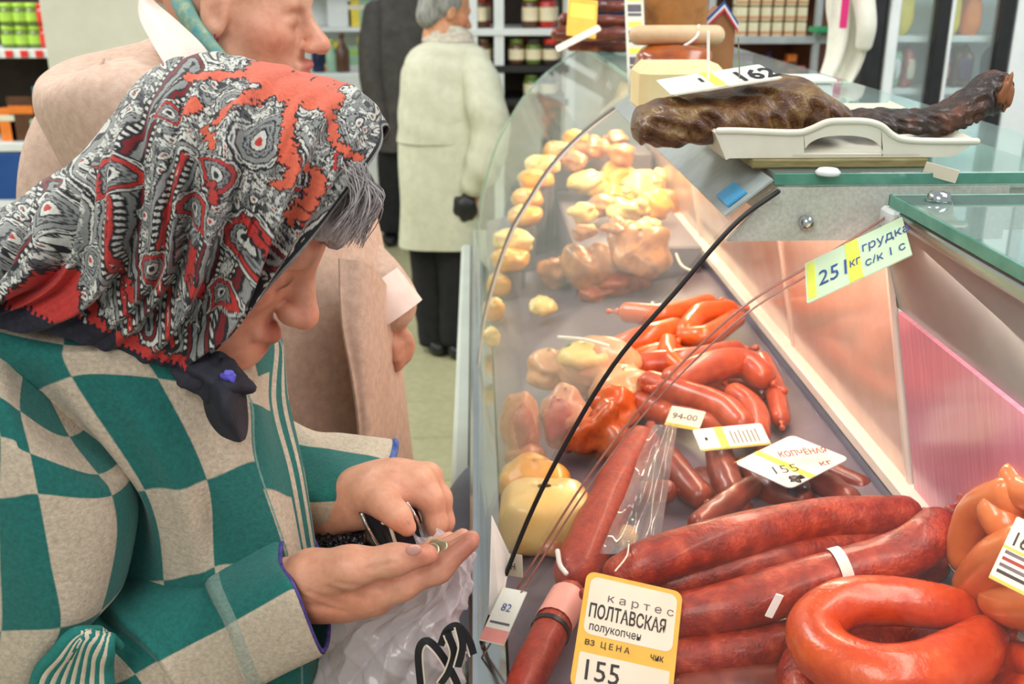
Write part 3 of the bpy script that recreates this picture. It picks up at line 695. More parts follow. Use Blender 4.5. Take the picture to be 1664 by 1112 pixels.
# -- clusters of links
def links(specs, m, group, r=22, name='link_sausage'):
    for (pp, rr, lab) in specs: sausage(name, pp, rr or r, m, lab, 'sausage', group, jit=.03)
links([([(1022, 598, .965), (1065, 592, .975), (1120, 586, .98), (1195, 572, .985)], 22, 'long curved link at the back of the middle heap'),
       ([(1095, 618, 1.0), (1150, 598, 1.01), (1205, 590, 1.01), (1238, 612, 1.0)], 26, 'curved link bowed over the top of the middle heap'),
       ([(1240, 585, .985), (1258, 630, .98), (1268, 680, .972)], 17, 'thin link hanging down the back side of the middle heap'),
       ([(1058, 622, .985), (1110, 640, .99), (1172, 662, .99), (1205, 690, .985)], 24, 'straight link slanting across the middle heap'),
       ([(1090, 655, .965), (1140, 682, .968), (1188, 702, .965)], 23, 'link under the slanting one in the middle heap'),
       ([(1035, 655, .955), (1085, 672, .96)], 24, 'short link at the front of the middle heap beside the small tag'),
       ([(1195, 640, .985), (1225, 668, .98), (1232, 708, .975)], 22, 'bent link right of the slanting one'),
       ([(1150, 625, .965), (1215, 640, .96)], 24, 'link buried in the centre of the middle heap')], M_link, 'links heaped in the middle of the case')
links([([(1020, 508, .985), (1080, 512, .99), (1150, 494, .992)], 19, 'straight link along the back of the orange heap'),
       ([(1115, 540, .99), (1140, 512, 1.0), (1185, 505, 1.0)], 20, 'orange link bent at the top of the orange heap'),
       ([(1112, 548, .985), (1150, 545, .995), (1195, 518, .992)], 18, 'orange link under the bent one'),
       ([(1005, 565, .965), (1050, 550, .98), (1098, 535, .985)], 22, 'orange link slanting towards the glass seam'),
       ([(1010, 600, .955), (1060, 580, .965), (1095, 575, .965)], 22, 'orange link lowest at the front of the orange heap'),
       ([(1085, 555, .985), (1088, 580, .985), (1105, 598, .98)], 16, 'short upright orange link in the orange heap'),
       ([(960, 598, .955), (1000, 588, .96), (1040, 600, .96)], 20, 'orange link touching the smoked chicken')], M_linko, 'orange links heaped behind the glass seam')
links([([(1168, 738, .955), (1178, 775, .95), (1188, 800, .945)], 26, 'pale dark link standing under the striped tag'),
       ([(1085, 745, .955), (1110, 780, .95), (1135, 805, .945)], 25, 'dark link with a split end behind the plastic bag'),
       ([(1045, 800, .94), (1085, 798, .945)], 20, 'short dark link beside the salami stick'),
       ([(1135, 850, .95), (1185, 815, .955), (1222, 790, .955)], 20, 'dark link behind the topmost smoked sausage'),
       ([(1310, 772, .965), (1345, 790, .96), (1380, 812, .96)], 22, 'dark link under the corner of the diamond-laid tag'),
       ([(1355, 770, .955), (1400, 790, .955)], 20, 'dark link farthest right behind the smoked sausages'),
       ([(1225, 770, .945), (1260, 800, .945), (1300, 812, .945)], 28, 'dark link below the diamond-laid tag'),
       ([(1140, 780, .93), (1200, 830, .93)], 26, 'dark link low between the tag and the bag')], M_dklink, 'dark links behind the smoked sausages')
V, F = blob(at(1296, 790, Z=.985), (.012, .010, .012), amp=.12, seed=8); mesh('black_olive', V, F, mk('black_gloss', C(30, 16, 18), C(50, 26, 26), 30, .2, coat=.5), label='small dark shiny knob in front of the diamond-laid tag', cat='clip')

# ---------------------------------------------------------------- hams, hocks, chickens
M_ham = meatmat('ham_skin', (214, 138, 92), (232, 176, 130), (204, 104, 62), 16, .35, .4, .3, 60)
M_hock = meatmat('hock_skin', (188, 104, 72), (218, 150, 112), (150, 56, 44), 20, .35, .35, .35, 70)
M_cut = meatmat('cut_meat', (168, 52, 48), (196, 84, 74), (226, 150, 132), 40, .4, .3, .3, 120)
M_fat = meatmat('pale_fat', (238, 192, 100), (246, 212, 136), (226, 152, 70), 9, .35, .35, .12, 50)
M_roast = meatmat('roast_meat', (150, 56, 26), (200, 96, 46), (96, 36, 22), 24, .3, .5, .5, 60)
M_chick = meatmat('pale_chicken', (236, 190, 96), (248, 218, 136), (222, 150, 62), 14, .4, .3, .35, 50)
M_chickb = meatmat('smoked_chicken', (168, 96, 48), (202, 134, 76), (126, 62, 34), 18, .35, .4, .4, 60)
M_loaf = meatmat('orange_loaf', (232, 148, 40), (244, 178, 70), (214, 112, 26), 12, .35, .4, .15, 40)
def lump(name, x, y, z, rx_, ry_, rz_, m, label, cat, seed=0, amp=.12, group=None, yaw=0, power=1.0, tilt=0, parts=None):
    c = at(x, y, Z=z); k = ((c-CAM)@c_f)/F_PX
    R = rz(yaw)@ry(tilt)
    V, F = blob(c, (rx_*k, ry_*k, rz_*k), R, amp, 2.0, seed, power=power, nu=32, nv=22)
    t = thing(name, label, cat, (c[0], c[1], V[:, 2].min()), group); fl = mesh('flesh', V, F, m, t)
    for (nm, dx, dy, dz, ax, ay, az, mm) in (parts or []):
        V, F = blob(c+R@(np.array([dx, dy, dz])*k), (ax*k, ay*k, az*k), R, .1, 2.5, seed+5, nu=20, nv=14); mesh(nm, V, F, mm, t)
    return t, c, k
lump('pork_hock', 846, 690, .952, 34, 40, 56, M_hock, 'smoked pork hock with a red cut face nearest the front glass', 'meat', 1, .08, 'pork hocks', parts=[('cut_face', 0, -30, 12, 20, 12, 34, M_cut), ('skin_fold', 4, -20, -42, 32, 26, 20, M_hock)])
lump('pork_hock', 918, 680, .95, 42, 42, 54, M_hock, 'smoked pork hock right of the one nearest the glass', 'meat', 2, .08, 'pork hocks', parts=[('cut_face', -14, -32, 10, 22, 12, 36, M_cut)])
lump('roast_knuckle', 972, 702, .945, 44, 40, 46, M_roast, 'dark roasted knuckle between the hocks and the glass seam', 'meat', 3, .16)
lump('roast_knuckle', 1004, 664, .95, 36, 36, 38, M_linko, 'orange roasted knuckle behind the dark one', 'meat', 14, .16)
lump('smoked_ham', 975, 592, .975, 66, 60, 46, M_ham, 'pale rosy ham with a yellowish top under a white skewer', 'meat', 4, .10, parts=[('fat_top', -28, -20, 22, 40, 34, 26, M_chick), ('fold', 40, -30, -16, 34, 30, 30, M_ham)])
lump('smoked_ham', 1012, 640, .955, 48, 46, 38, M_ham, 'smaller rosy ham in front of the skewered one', 'meat', 15, .12)
lump('ham_end', 892, 600, .95, 34, 40, 26, M_ham, 'flat ham end left of the skewered ham', 'meat', 5, .12)
lump('bacon_block', 884, 836, .925, 74, 60, 52, M_fat, 'large pale golden block of bacon fat behind the front glass', 'meat', 6, .03, power=.55, parts=[('rind', 4, -12, -30, 70, 56, 26, M_ham)])
lump('golden_piece', 868, 782, .93, 60, 46, 34, M_loaf, 'golden smoked piece behind the bacon block', 'meat', 7, .10)
lump('small_cheese', 1016, 872, .93, 20, 18, 18, M_fat, 'small shiny yellow piece beside the salami stick', 'cheese', 8, .05)
# middle bay and beyond
for k, (x, y, z, a, b, c_, m, lab) in enumerate([
    (968, 430, .985, 46, 40, 38, M_chickb, 'brown smoked chicken in the middle of the second bay'),
    (1010, 455, .95, 44, 36, 28, M_roast, 'reddish roast piece in front of the brown chicken'),
    (1040, 408, 1.02, 46, 40, 38, M_chickb, 'brown smoked chicken nearer the back rail'),
    (975, 470, .935, 32, 28, 18, M_roast, 'flat reddish piece at the front of the chickens'),
    (905, 440, .94, 30, 26, 24, M_chickb, 'small brown piece near the brown gasket'),
    (880, 500, .925, 20, 20, 14, M_chick, 'small pale yellow piece alone on the steel deck'),
    (1090, 350, .985, 44, 42, 36, M_chickb, 'brown piece beside the valance end'),
    ]): lump('smoked_chicken', x, y, z, a, b, c_, m, lab, 'chicken', 20+k, .14)
ch = [(950, 300, 36, 24), (1000, 292, 40, 28), (1045, 305, 36, 26), (975, 335, 30, 22), (1020, 340, 38, 26), (1060, 335, 30, 24), (945, 345, 26, 20), (1005, 372, 30, 20), (1050, 372, 28, 20), (1000, 318, 30, 20), (1075, 290, 26, 22), (950, 376, 22, 16)]
names_ = ['at the far left of the pale heap', 'at the back of the pale heap', 'at the back right of the pale heap', 'second row, left in the pale heap', 'in the centre of the pale heap', 'second row, right in the pale heap', 'lowest at the left of the pale heap', 'at the front of the pale heap', 'at the front right of the pale heap', 'on top in the middle of the pale heap', 'against the back rail by the pale heap', 'small, in front of the pale heap beside the gasket']
for k, (x, y, a, c_) in enumerate(ch):
    lump('pale_chicken', x, y, at(x, y, Y=max(2.05, 2.6-(y-292)*.0075))[2], a*.84, a*.76, c_*.84, [M_chick, M_loaf, M_fat, M_chickb][k % 4 if k != 4 else 0], 'pale yellow smoked chicken piece '+names_[k], 'chicken', 40+k, .16, 'pale chicken pieces', parts=[('bone_end', a*.5, -a*.4, c_*.5, a*.28, a*.28, c_*.3, M_chick)])
def riser_under(t, w):
    """white display block under a raised piece"""
    lo_ = min((o.matrix_world.translation[2] if False else WL[o.name][2]) for o in t.children)
    x, y = WL[t.name][:2]; z0 = zdeck(x)
    if lo_-z0 > .012: box('riser', (x-w, y-w, z0-.004), (x+w, y+w, lo_+.004), M_deck, dc, .003)
box('riser', (.20, 2.07, .90), (.462, 2.70, 1.015), M_deck, dc, .004)
lo = [(930, 225, 1.14, 22, 13), (905, 245, 1.115, 26, 14), (878, 268, 1.094, 30, 15), (866, 292, 1.065, 30, 16), (852, 322, 1.034, 26, 16), (848, 352, 1.016, 28, 17), (830, 392, .99, 32, 20), (824, 422, .965, 30, 18), (807, 462, .915, 20, 18), (800, 503, .907, 18, 18), (795, 548, .905, 14, 16)]
ln = ['at the far end', 'second from the far end', 'third from the far end', 'fourth from the far end', 'in the middle', 'under the middle one', 'brightest and broadest', 'just below the broadest', 'near the brown gasket foot', 'second lowest', 'lowest and smallest']
for k, (x, y, z, a, c_) in enumerate(lo):
    t, c, k_ = lump('smoked_cheese', x+4, y, z, a, a*.9, c_, [M_loaf, M_loaf, M_chick, M_loaf][k % 4], 'orange smoked cheese loaf along the front glass, '+ln[k], 'cheese', 60+k, .05, 'smoked cheese loaves along the front glass', power=.8, parts=[('pale_top', 0, -a*.1, c_*.45, a*.7, a*.7, c_*.62, M_fat)])
    riser_under(t, a*.6*k_)
for k, (x, y, z, a) in enumerate([(965, 242, 1.12, 26), (934, 262, 1.10, 22), (1010, 250, 1.12, 22), (1000, 226, 1.13, 18)]):
    t, c, k_ = lump('brown_piece', x, y, z, a, a, a*.7, M_chickb, ['brown smoked piece behind the pale heap', 'small brown piece beside the cheese loaves', 'brown smoked piece below the valance', 'brown piece farthest in the case'][k], 'meat', 80+k, .14)
box('riser', (.19, 2.72, .90), (.462, 2.88, 1.098), M_deck, dc, .004)
# ---------------------------------------------------------------- plastic bag with a salami inside the case
M_film = thin_glass('clear_film', (.9, .88, .88, 1), .10, .5, (.9, .85, .85, 1), .05)
g = []
for i, y in enumerate([690, 740, 800, 850, 900]):
    g.append([at(x, y, Z=.995-.012*i+.008*math.sin(7*k+3*i)+.012*math.sin(3.1*k)) for k, x in enumerate(np.linspace(1062-22*i, 1100-8*i, 8))])
V, F = sheet(np.array([cr(r, 24) for r in cr(np.array(g), 20)]), .0008); mesh('clear_bag', V, F, M_film, label='crumpled clear plastic bag beside the salami stick', cat='bag')
# ================================================================ PRICE TAGS
M_tagw = mk('tag_white', C(228, 214, 190), C(236, 224, 202), 20, .45)
M_tagb = mk('tag_bright', C(228, 228, 214), C(236, 236, 224), 20, .4)
M_tagy = mk('tag_yellow', C(226, 172, 52), C(234, 186, 70), 20, .45)
M_taglime = mk('tag_lime', C(222, 226, 70), C(230, 234, 96), 20, .45)
M_tagg = mk('tag_palegreen', C(206, 228, 188), C(216, 234, 200), 20, .4)
M_ink = mk('ink_black', C(24, 20, 22), C(36, 30, 32), 60, .6)
M_inkr = mk('ink_red', C(140, 26, 26), C(156, 40, 38), 60, .6)
M_inkb = mk('ink_blue', C(36, 60, 140), C(52, 78, 156), 60, .6)
M_inkg = mk('ink_grey', C(88, 80, 90), C(104, 96, 104), 60, .6)
class Tag:
    """a card given by its four world corners tl,tr,br,bl; local units: width 1, height h"""
    def __init__(s, name, tl, tr, br, bl, mat, label, group=None, thick=.0012, rad=.06, cat='price tag'):
        tl, tr, br, bl = map(np.asarray, (tl, tr, br, bl))
        s.o = (tl+tr+br+bl)/4
        s.ux = norm((tr-tl)+(br-bl)); up = (tl-bl)+(tr-br); up = up-s.ux*(up@s.ux); s.uy = norm(up); s.n = np.cross(s.ux, s.uy)
        s.w = (np.linalg.norm(tr-tl)+np.linalg.norm(br-bl))/2; s.h = (np.linalg.norm(tl-bl)+np.linalg.norm(tr-br))/2
        if s.n@(CAM-s.o) < 0: s.n = -s.n
        s.t = thing(name, label, cat, s.o-s.n*thick, group); s.th = thick
        p = rrect(s.w, s.h, rad*s.w)
        V, F = slabpoly(s.P(p, -thick) if np.cross(s.ux, s.uy)@s.n > 0 else s.P(p[::-1], -thick), thick); s.c = mesh('card', V, F, mat, s.t, False)
    def P(s, q, off=0): q = np.asarray(q, float).reshape(-1, 2); return s.o+q[:, :1]*s.ux+q[:, 1:]*s.uy+s.n*off
    def rect(s, x0, y0, x1, y1, mat, name='stripe', rad=0.0, off=.0003):
        w, h = (x1-x0)*s.w, (y1-y0)*s.h
        c = np.array([((x0+x1)/2-.5)*s.w, (.5-(y0+y1)/2)*s.h])
        p = (rrect(w, h, rad*s.w) if rad else np.array([(w/2, h/2), (-w/2, h/2), (-w/2, -h/2), (w/2, -h/2)]))+c
        if np.cross(s.ux, s.uy)@s.n < 0: p = p[::-1]
        V, F = slabpoly(s.P(p, 0), off); mesh(name, V, F, mat, s.c, False)
    def text(s, body, x, y, size, mat, tilt=0, bold=0, sx=1.0, name='lettering'):
        """x,y from the top left in card fractions (baseline), size in card heights"""
        ca, sa = math.cos(tilt), math.sin(tilt)
        V, F = textVF(body, size*s.h, s.P([((x-.5)*s.w, (.5-y)*s.h)], .0007)[0], s.ux*ca+s.uy*sa, -s.ux*sa+s.uy*ca, bold=bold, sx=sx)
        mesh(name, V, F, mat, s.c, False)
tg = Tag('price_tag', at(955, 925, d=.985), at(1112, 966, d=.985), at(1088, 1150, d=.925), at(924, 1118, d=.925), M_tagy, 'big yellow-bordered handwritten price tag standing at the front of the sausage pile', rad=.09)
tg.rect(.05, .04, .95, .545, M_tagw, 'white_field', .08); tg.rect(.05, .70, .95, .99, M_tagw, 'white_field', .02)
tg.text('к а р т е с', .24, .235, .10, M_inkg, .0, bold=.0, sx=1.25)
tg.text('ПОЛТАВСКАЯ', .075, .395, .165, M_ink, .0, bold=.0016, sx=.585)
tg.text('полукопчен', .10, .505, .098, M_ink, .0, bold=.0005, sx=.80)
tg.text('вз', .08, .635, .085, M_ink, bold=.0005); tg.text('Ц Е Н А', .24, .635, .070, M_ink, bold=.0005, sx=1.0); tg.text('чик', .74, .64, .085, M_ink, bold=.0005, sx=.8)
tg.text('155', .08, .92, .24, M_ink, .03, bold=.0003, sx=.95)
V, F = tubeVF([at(1000, 928, d=.982), at(1018, 905, d=1.0), at(1022, 885, d=1.03)], .0009, seg=6); mesh('pin', V, F, M_tagw, tg.t)
tg = Tag('price_tag', at(1205, 745, Z=.99), at(1302, 704, Z=1.0), at(1364, 748, Z=1.0), at(1272, 802, Z=.99), M_tagb, 'white diamond-laid price tag with red writing on the dark links', rad=.08)
tg.rect(.0, .0, .20, .012, M_tagy); tg.rect(.32, .0, .42, 1, M_taglime, 'stripe')
tg = None
tg = Tag('price_tag', at(1088, 660, Z=1.0), at(1146, 668, Z=1.0), at(1136, 702, Z=.985), at(1084, 690, Z=.985), M_tagw, 'small cream price tag lying on the middle heap of links', rad=.04)
tg.text('94-00', .12, .62, .42, M_inkg, .05); tg.rect(0, .85, 1, 1, M_tagy)
tg = Tag('price_tag', at(1132, 698, Z=.995), at(1240, 688, Z=.995), at(1250, 722, Z=.98), at(1132, 734, Z=.98), M_tagb, 'white price strip with a lime stripe between the two smaller tags', rad=.04)
tg.rect(.30, 0, .42, 1, M_taglime); tg.rect(0, .92, 1, 1, M_tagy); tg.rect(.12, .4, .16, .56, M_ink, 'pin_head', .02)
for k in range(7): tg.rect(.50+.06*k, .22+.05*(k % 2), .515+.06*k, .8, M_inkg, 'pen_stroke')
# diamond tag writing, along its long edge
def writing(t, lines):
    for (b, x, y, s_, m, bo, sx) in lines: t.text(b, x, y, s_, m, bold=bo, sx=sx)
dtag = Tag('price_tag', at(1208, 742, Z=1.0004), at(1300, 705, Z=1.0094), at(1361, 748, Z=1.0094), at(1273, 799, Z=1.0004), M_tagb, 'tmp')
dt = [o for o in bpy.data.objects if o.get('label', '').startswith('white diamond')][0]
_t = dtag.t; bpy.data.objects.remove(dtag.c); dtag.t = dt; dtag.c = [o for o in dt.children if o.name.startswith('card')][0]; bpy.data.objects.remove(_t)
# rotate writing frame so that it reads from lower left to upper right of the card
u, v = dtag.ux.copy(), dtag.uy.copy()
dtag.text('КОПЧЁНАЯ', .44, .36, .22, M_inkr, -.55, bold=.002, sx=.56)
dtag.text('кг', .62, .90, .19, M_inkr, -.45, bold=.001)
dtag.text('155', .05, .62, .30, M_ink, -.5, bold=.0, sx=.9)
# hanging tag on the inside of the near glass
def onN(x, y, off=.004):
    v = ray(x, y); n = np.array([-.679, 0, 1.0]); p0 = np.array([.256, 0, 1.234+off])
    return CAM+v*(((p0-CAM)@n)/(v@n))
tg = Tag('price_tag', onN(1293, 438), onN(1443, 363), onN(1507, 402), onN(1327, 483), M_tagg, 'pale green and yellow price tag stuck under the near glass edge', rad=.02)
tg.rect(.02, .06, .10, .94, M_taglime); tg.rect(.42, .0, .55, 1, M_taglime)
tg.text('251', .125, .74, .50, M_inkb, -.03, bold=.0, sx=.50); tg.text('кг', .435, .66, .30, M_inkb, -.03, sx=.45)
tg.text('грудка', .57, .42, .30, M_inkb, -.03, sx=.55); tg.text('с/к 1 с', .58, .80, .27, M_inkb, -.03, sx=.55)
# slanted tag at the right end
tg = Tag('price_tag', at(1652, 838, d=.80), at(1715, 870, d=.79), at(1662, 966, d=.775), at(1607, 940, d=.785), M_tagw, 'slanted price tag with a brown border lying on the wieners', rad=.05)
for k in range(4): tg.rect(.1, .52+.1*k, .9, .57+.1*k, [M_inkg, M_inkr, M_inkg, M_ink][k], 'pen_stroke')
tg.text('160', .1, .42, .30, M_ink, bold=.001, sx=.8); tg.rect(0, .46, 1, .5, M_tagy); tg.rect(0, .95, 1, 1, M_tagy)
# pink-panel print
pp_ = Tag('panel_print', at(1628, 676, X=.452), at(1662, 676, X=.452), at(1662, 700, X=.456), at(1628, 700, X=.456), M_pinkpanel, 'small dark printed marks on the pink back panel', thick=.0004, cat='print')
pp_.text('120', .05, .85, .9, M_inkg, sx=.9)
# papers along the foot of the front glass
tg = Tag('shelf_label', at(812, 898, Z=.93), at(852, 904, Z=.935), at(845, 938, Z=.91), at(808, 932, Z=.905), M_tagw, 'small white label inside the glass left of the pink-wrapped salami', rad=.03)
tg.text('Н', .5, .7, .4, M_ink)
tg = Tag('shelf_label', at(808, 955, Z=.925), at(848, 960, Z=.93), at(826, 1052, Z=.90), at(788, 1040, Z=.895), M_tagb, 'longer white label at the foot of the black glass gasket', rad=.02)
tg.text('82', .3, .42, .2, M_inkb); tg.rect(.1, .62, .9, .66, M_inkg); tg.rect(.0, .75, 1, .98, flat('pink_field', (226, 150, 140)), 'stripe')
P3 = [at(781, 838, Z=1.0), at(812, 905, Z=.95), at(795, 1000, Z=.90), at(776, 1000, Z=.90)]
P3 = [p+np.array([.012, 0, 0]) for p in P3]
V, F = slabpoly(P3, .001); mesh('folded_paper', V, F, M_paper, None, False, label='pointed sheet of white paper standing behind the front glass foot', cat='paper')
for k, (pp, lab) in enumerate([([(1098, 412, 1.0), (1108, 432, .99), (1128, 442, .985)], 'white plastic hook under the glass seam by the back rail'), ([(1060, 492, .98), (1068, 508, .975), (1086, 512, .97)], 'white plastic hook over the orange links'), ([(906, 896, .96), (910, 918, .95), (920, 932, .945)], 'white plastic hook beside the pink-wrapped salami'), ([(908, 548, 1.02), (950, 552, 1.025), (988, 562, 1.02)], 'white skewer stuck in the rosy ham')]):
    tube('plastic_hook', [at(x, y, Z=z) for x, y, z in pp], .0028, M_paper, label=lab, cat='hook', seg=8)
for k, (x, y, lab) in enumerate([(893, 548, 'small scrap of green parsley beside the skewer')]):
    tube('parsley_sprig', [at(918, 585, Z=.985), at(920, 570, Z=1.0), at(926, 560, Z=1.01)], [.003, .005, .003], flat('parsley', (120, 150, 50)), label=lab, cat='herb', seg=7)

# ================================================================ ON TOP OF THE COUNTER
ZP = 1.3642
M_board = mk('stained_board', C(120, 108, 66), C(150, 138, 92), 30, .7, .2, 80, stretch=(1, 1, 8))
a, b = at(1218, 275, Y=1.03), at(1502, 275, Y=1.03)
bd = thing('wooden_board', 'stained wooden board under the white tray', 'board', ((a[0]+b[0])/2, 1.12, ZP))
box('plank', (a[0], 1.022, ZP), (b[0], 1.09, ZP+.009), M_board, bd, .0015); box('plank', (a[0], 1.092, ZP), (b[0], 1.16, ZP+.009), M_board, bd, .0015); box('plank', (a[0], 1.162, ZP), (b[0], 1.23, ZP+.009), M_board, bd, .0015)
tg = Tag('blank_tag', at(1502, 262, Y=1.0), at(1556, 278, Y=.985), at(1556, 298, Y=.985), at(1502, 284, Y=1.0), M_tagw, 'blank white tag hanging at the right end of the wooden board', rad=.02)
# tray with handle
M_tray = mk('tray_plastic', C(222, 216, 196), C(230, 226, 208), 20, .4, .02, 100)
tr = thing('serving_tray', 'white plastic tray with an oval handle hole under the smoked slab', 'tray', (.62, 1.12, ZP+.01))
ZT0 = ZP+.0095
YA = 1.028
def trpt(x, y, dy=0): p = at(x, y, Y=YA); return p
top = [(1168, 214), (1200, 214), (1290, 217), (1316, 212), (1345, 200), (1375, 198), (1408, 199), (1432, 206), (1452, 222), (1475, 229), (1530, 231), (1588, 231)]
bot = [(1186, 258), (1212, 259), (1292, 262), (1316, 263), (1345, 264), (1375, 265), (1408, 266), (1432, 267), (1452, 267), (1475, 268), (1520, 270), (1545, 271)]
mb = MB(); xs_ = np.linspace(0, 1, 64)
def lin(pts, u): p = np.array(pts, float); q = np.interp(u, np.linspace(0, 1, len(p)), p[:, 0]); return q, np.interp(q, p[:, 0], p[:, 1])
tp = cr(np.array(top, float), 64); bp = np.array([(np.interp(k, [p[0] for p in top], [p[0] for p in bot]), 0) for k in tp[:, 0]])
T_ = [trpt(*p) for p in tp]; zoff = ZT0-trpt(*bot[0])[2]
B_ = []
for (x, _), b_ in zip(tp, bp):
    p = trpt(b_[0], np.interp(b_[0], [q[0] for q in bot], [q[1] for q in bot])); B_.append(np.array([p[0], YA, ZT0]))
for p in T_: p[2] += zoff
def hole(x):
    q = abs((x-1368)/64.0)
    return None if q >= 1 else (250-29*(1-q**2.6)**.5, 251)
HX = [hole(x) for x in tp[:, 0]]
HT = [None if h is None else trpt(x+3, h[0])+np.array([0, 0, zoff]) for h, x in zip(HX, tp[:, 0])]
HB = [None if h is None else trpt(x+3, h[1])+np.array([0, 0, zoff]) for h, x in zip(HX, tp[:, 0])]
def cell(q): V, F = slabpoly(q, .004); mb.add(V, F)
for k in range(63):
    if HT[k] is not None and HT[k+1] is not None: cell([T_[k], T_[k+1], HT[k+1], HT[k]]); cell([HB[k], HB[k+1], B_[k+1], B_[k]])
    else: cell([T_[k], T_[k+1], B_[k+1], B_[k]])
mb.build('front_wall', M_tray, tr)
rim = [t+np.array([0, .001, 0]) for t in T_]; V, F = tubeVF(rim, .0036, n=120, seg=8); mesh('rim', V, F, M_tray, tr)
xl, xr = B_[0][0], B_[-1][0]
YBk = 1.25
box('tray_floor', (xl, YA, ZT0), (xr, YBk, ZT0+.004), M_tray, tr, .001)
V, F = slabpoly([(xl-.012, YBk, T_[0][2]), (xr+.02, YBk, T_[0][2]), (xr, YBk-.01, ZT0), (xl, YBk-.01, ZT0)], .004); mesh('back_wall', V, F, M_tray, tr, False)
V, F = slabpoly([T_[0], (xl-.012, YBk, T_[0][2]), (xl, YBk, ZT0), B_[0]], .004); mesh('side_wall', V, F, M_tray, tr, False)
V, F = slabpoly([T_[-1], (xr+.02, YBk, T_[0][2]), (xr, YBk, ZT0), B_[-1]], .004); mesh('side_wall', V, F, M_tray, tr, False)
# smoked slab
def slab_sec(x, yt, yb, Y, wy):
    p, q = at(x, yt, Y=Y), at(x, yb, Y=Y); return (p+q)/2, abs(p[2]-q[2])/2, wy
secs = [(1024, 196, 222, 1.085, .025), (1040, 178, 232, 1.09, .04), (1080, 163, 234, 1.10, .06), (1130, 156, 228, 1.12, .075), (1190, 148, 222, 1.13, .085), (1240, 136, 218, 1.14, .09), (1285, 124, 214, 1.14, .09), (1330, 148, 212, 1.14, .085), (1380, 172, 212, 1.13, .07)]
P = []; 
for s_ in secs: P.append(slab_sec(*s_))
nS, seg = 160, 56
cen = cr(np.array([p[0] for p in P]), nS); hz = cr(np.array([p[1] for p in P]), nS); wy = cr(np.array([p[2] for p in P]), nS)
def organic(cen, hz, wy, seed, amp):
    th = np.linspace(0, 2*PI, seg, endpoint=False); g = np.random.RandomState(seed)
    f = np.ones((len(cen), seg)); u = np.linspace(0, 1, len(cen))[:, None]
    for k in range(34): f += amp*np.sin(u*g.randint(6, 110)+g.randint(0, 12)*th[None]+g.rand()*6)/(1+.07*k)
    ends = np.sin(np.clip(np.minimum(u, 1-u)*14, 0, PI/2))
    ca, sa = np.cos(th), np.sin(th); ca = np.sign(ca)*abs(ca)**.8; sa = np.sign(sa)*abs(sa)**.8
    V = np.zeros((len(cen), seg, 3)); V[:] = cen[:, None]
    V[..., 2] += hz[:, None]*ca*f*ends; V[..., 1] += wy[:, None]*sa*f*ends
    n = len(cen); F = gridF(n, seg, True).tolist(); F.append(list(range(seg))[::-1]); F.append([(n-1)*seg+k for k in range(seg)])
    return V.reshape(-1, 3), F
sl = thing('smoked_slab', 'long dark smoked meat slab overhanging both ends of the white tray', 'meat', (.55, 1.13, ZP+.02))
M_slab = mk('slab_crust', C(60, 26, 16), C(104, 66, 30), 42, .42, 1.0, 120, .005, coat=.25, c3=C(146, 116, 62))
M_char = mk('charred_crust', C(30, 20, 18), C(54, 36, 28), 30, .5, .9, 60, .005, c3=C(112, 62, 36), coat=.15)
V, F = organic(cen, hz, wy, 3, .022); mesh('meat', V, F, M_slab, sl)
tail = [(1372, 186, 214, 1.13, .05), (1410, 180, 214, 1.12, .042), (1460, 180, 216, 1.11, .035), (1510, 178, 216, 1.10, .032), (1550, 160, 210, 1.09, .03), (1590, 130, 192, 1.08, .03), (1618, 116, 178, 1.08, .03), (1640, 140, 168, 1.08, .022)]
P = [slab_sec(*s_) for s_ in tail]
cen = cr(np.array([p[0] for p in P]), 120); hz = cr(np.array([p[1] for p in P]), 120); wy = cr(np.array([p[2] for p in P]), 120)
V, F = organic(cen, hz, wy, 8, .03); mesh('charred_end', V, F, M_char, sl)
V, F = blob(at(1634, 150, Y=1.052), (.006, .010, .016), amp=.15, seed=3); mesh('cut_end', V, F, flat('cut_brown', (140, 84, 50)), sl)
# tag lying on the slab, pinned by two sticks
tg = Tag('price_tag', at(1076, 128, Y=1.16), at(1248, 103, Y=1.16), at(1256, 128, Y=1.07), at(1080, 157, Y=1.07), M_tagb, 'white and lime price tag pinned on the smoked slab', rad=.04)
tg.rect(.42, 0, .52, 1, M_taglime); tg.rect(0, .9, 1, 1, M_tagw); tg.text('162', .64, .85, .80, M_ink, bold=.002, sx=.40); tg.rect(.35, .3, .38, .55, M_ink, 'pin_head')
V, F = tubeVF([at(1151, 128, Y=1.11), at(1151, 52, Y=1.11)], .0016, seg=8, n=4); mesh('pin', V, F, M_paper, tg.t)
V, F = tubeVF([at(1202, 135, Y=1.10), at(1200, 62, Y=1.10)], .0007, seg=6, n=4); mesh('pin', V, F, M_board, tg.t)
# things farther along the counter top
def pillow(name, x0, y0, x1, y1, Y, dep, m, label, cat, bev=.012, zbase=ZP):
    a, b = at(x0, y0, Y=Y), at(x1, y1, Y=Y)
    V, F = cbox((a[0], Y, zbase), (b[0], Y+dep, a[2]), bev); return mesh(name, V, F, m, None, False, label=label, cat=cat)
M_brd = mk('cream_board', C(226, 206, 150), C(236, 220, 170), 12, .55)
pillow('cutting_board', 1042, 106, 1182, 150, 1.40, .10, M_brd, 'cream cutting board behind the pinned price tag', 'board')
M_hamd = meatmat('dark_ham', (110, 48, 16), (168, 82, 26), (196, 104, 40), 12, .3, .5, .3, 40)
c = at(1098, 96, Y=1.72); V, F = blob((c[0], 1.74, ZP+.035), (.062, .06, .036), amp=.06, seed=31, power=.7); mesh('dark_ham', V, F, M_hamd, label='dark orange ham lying under the pale roll', cat='meat')
M_roll = mk('pale_roll', C(206, 170, 130), C(222, 190, 150), 20, .5)
za = ZP+.07+.016
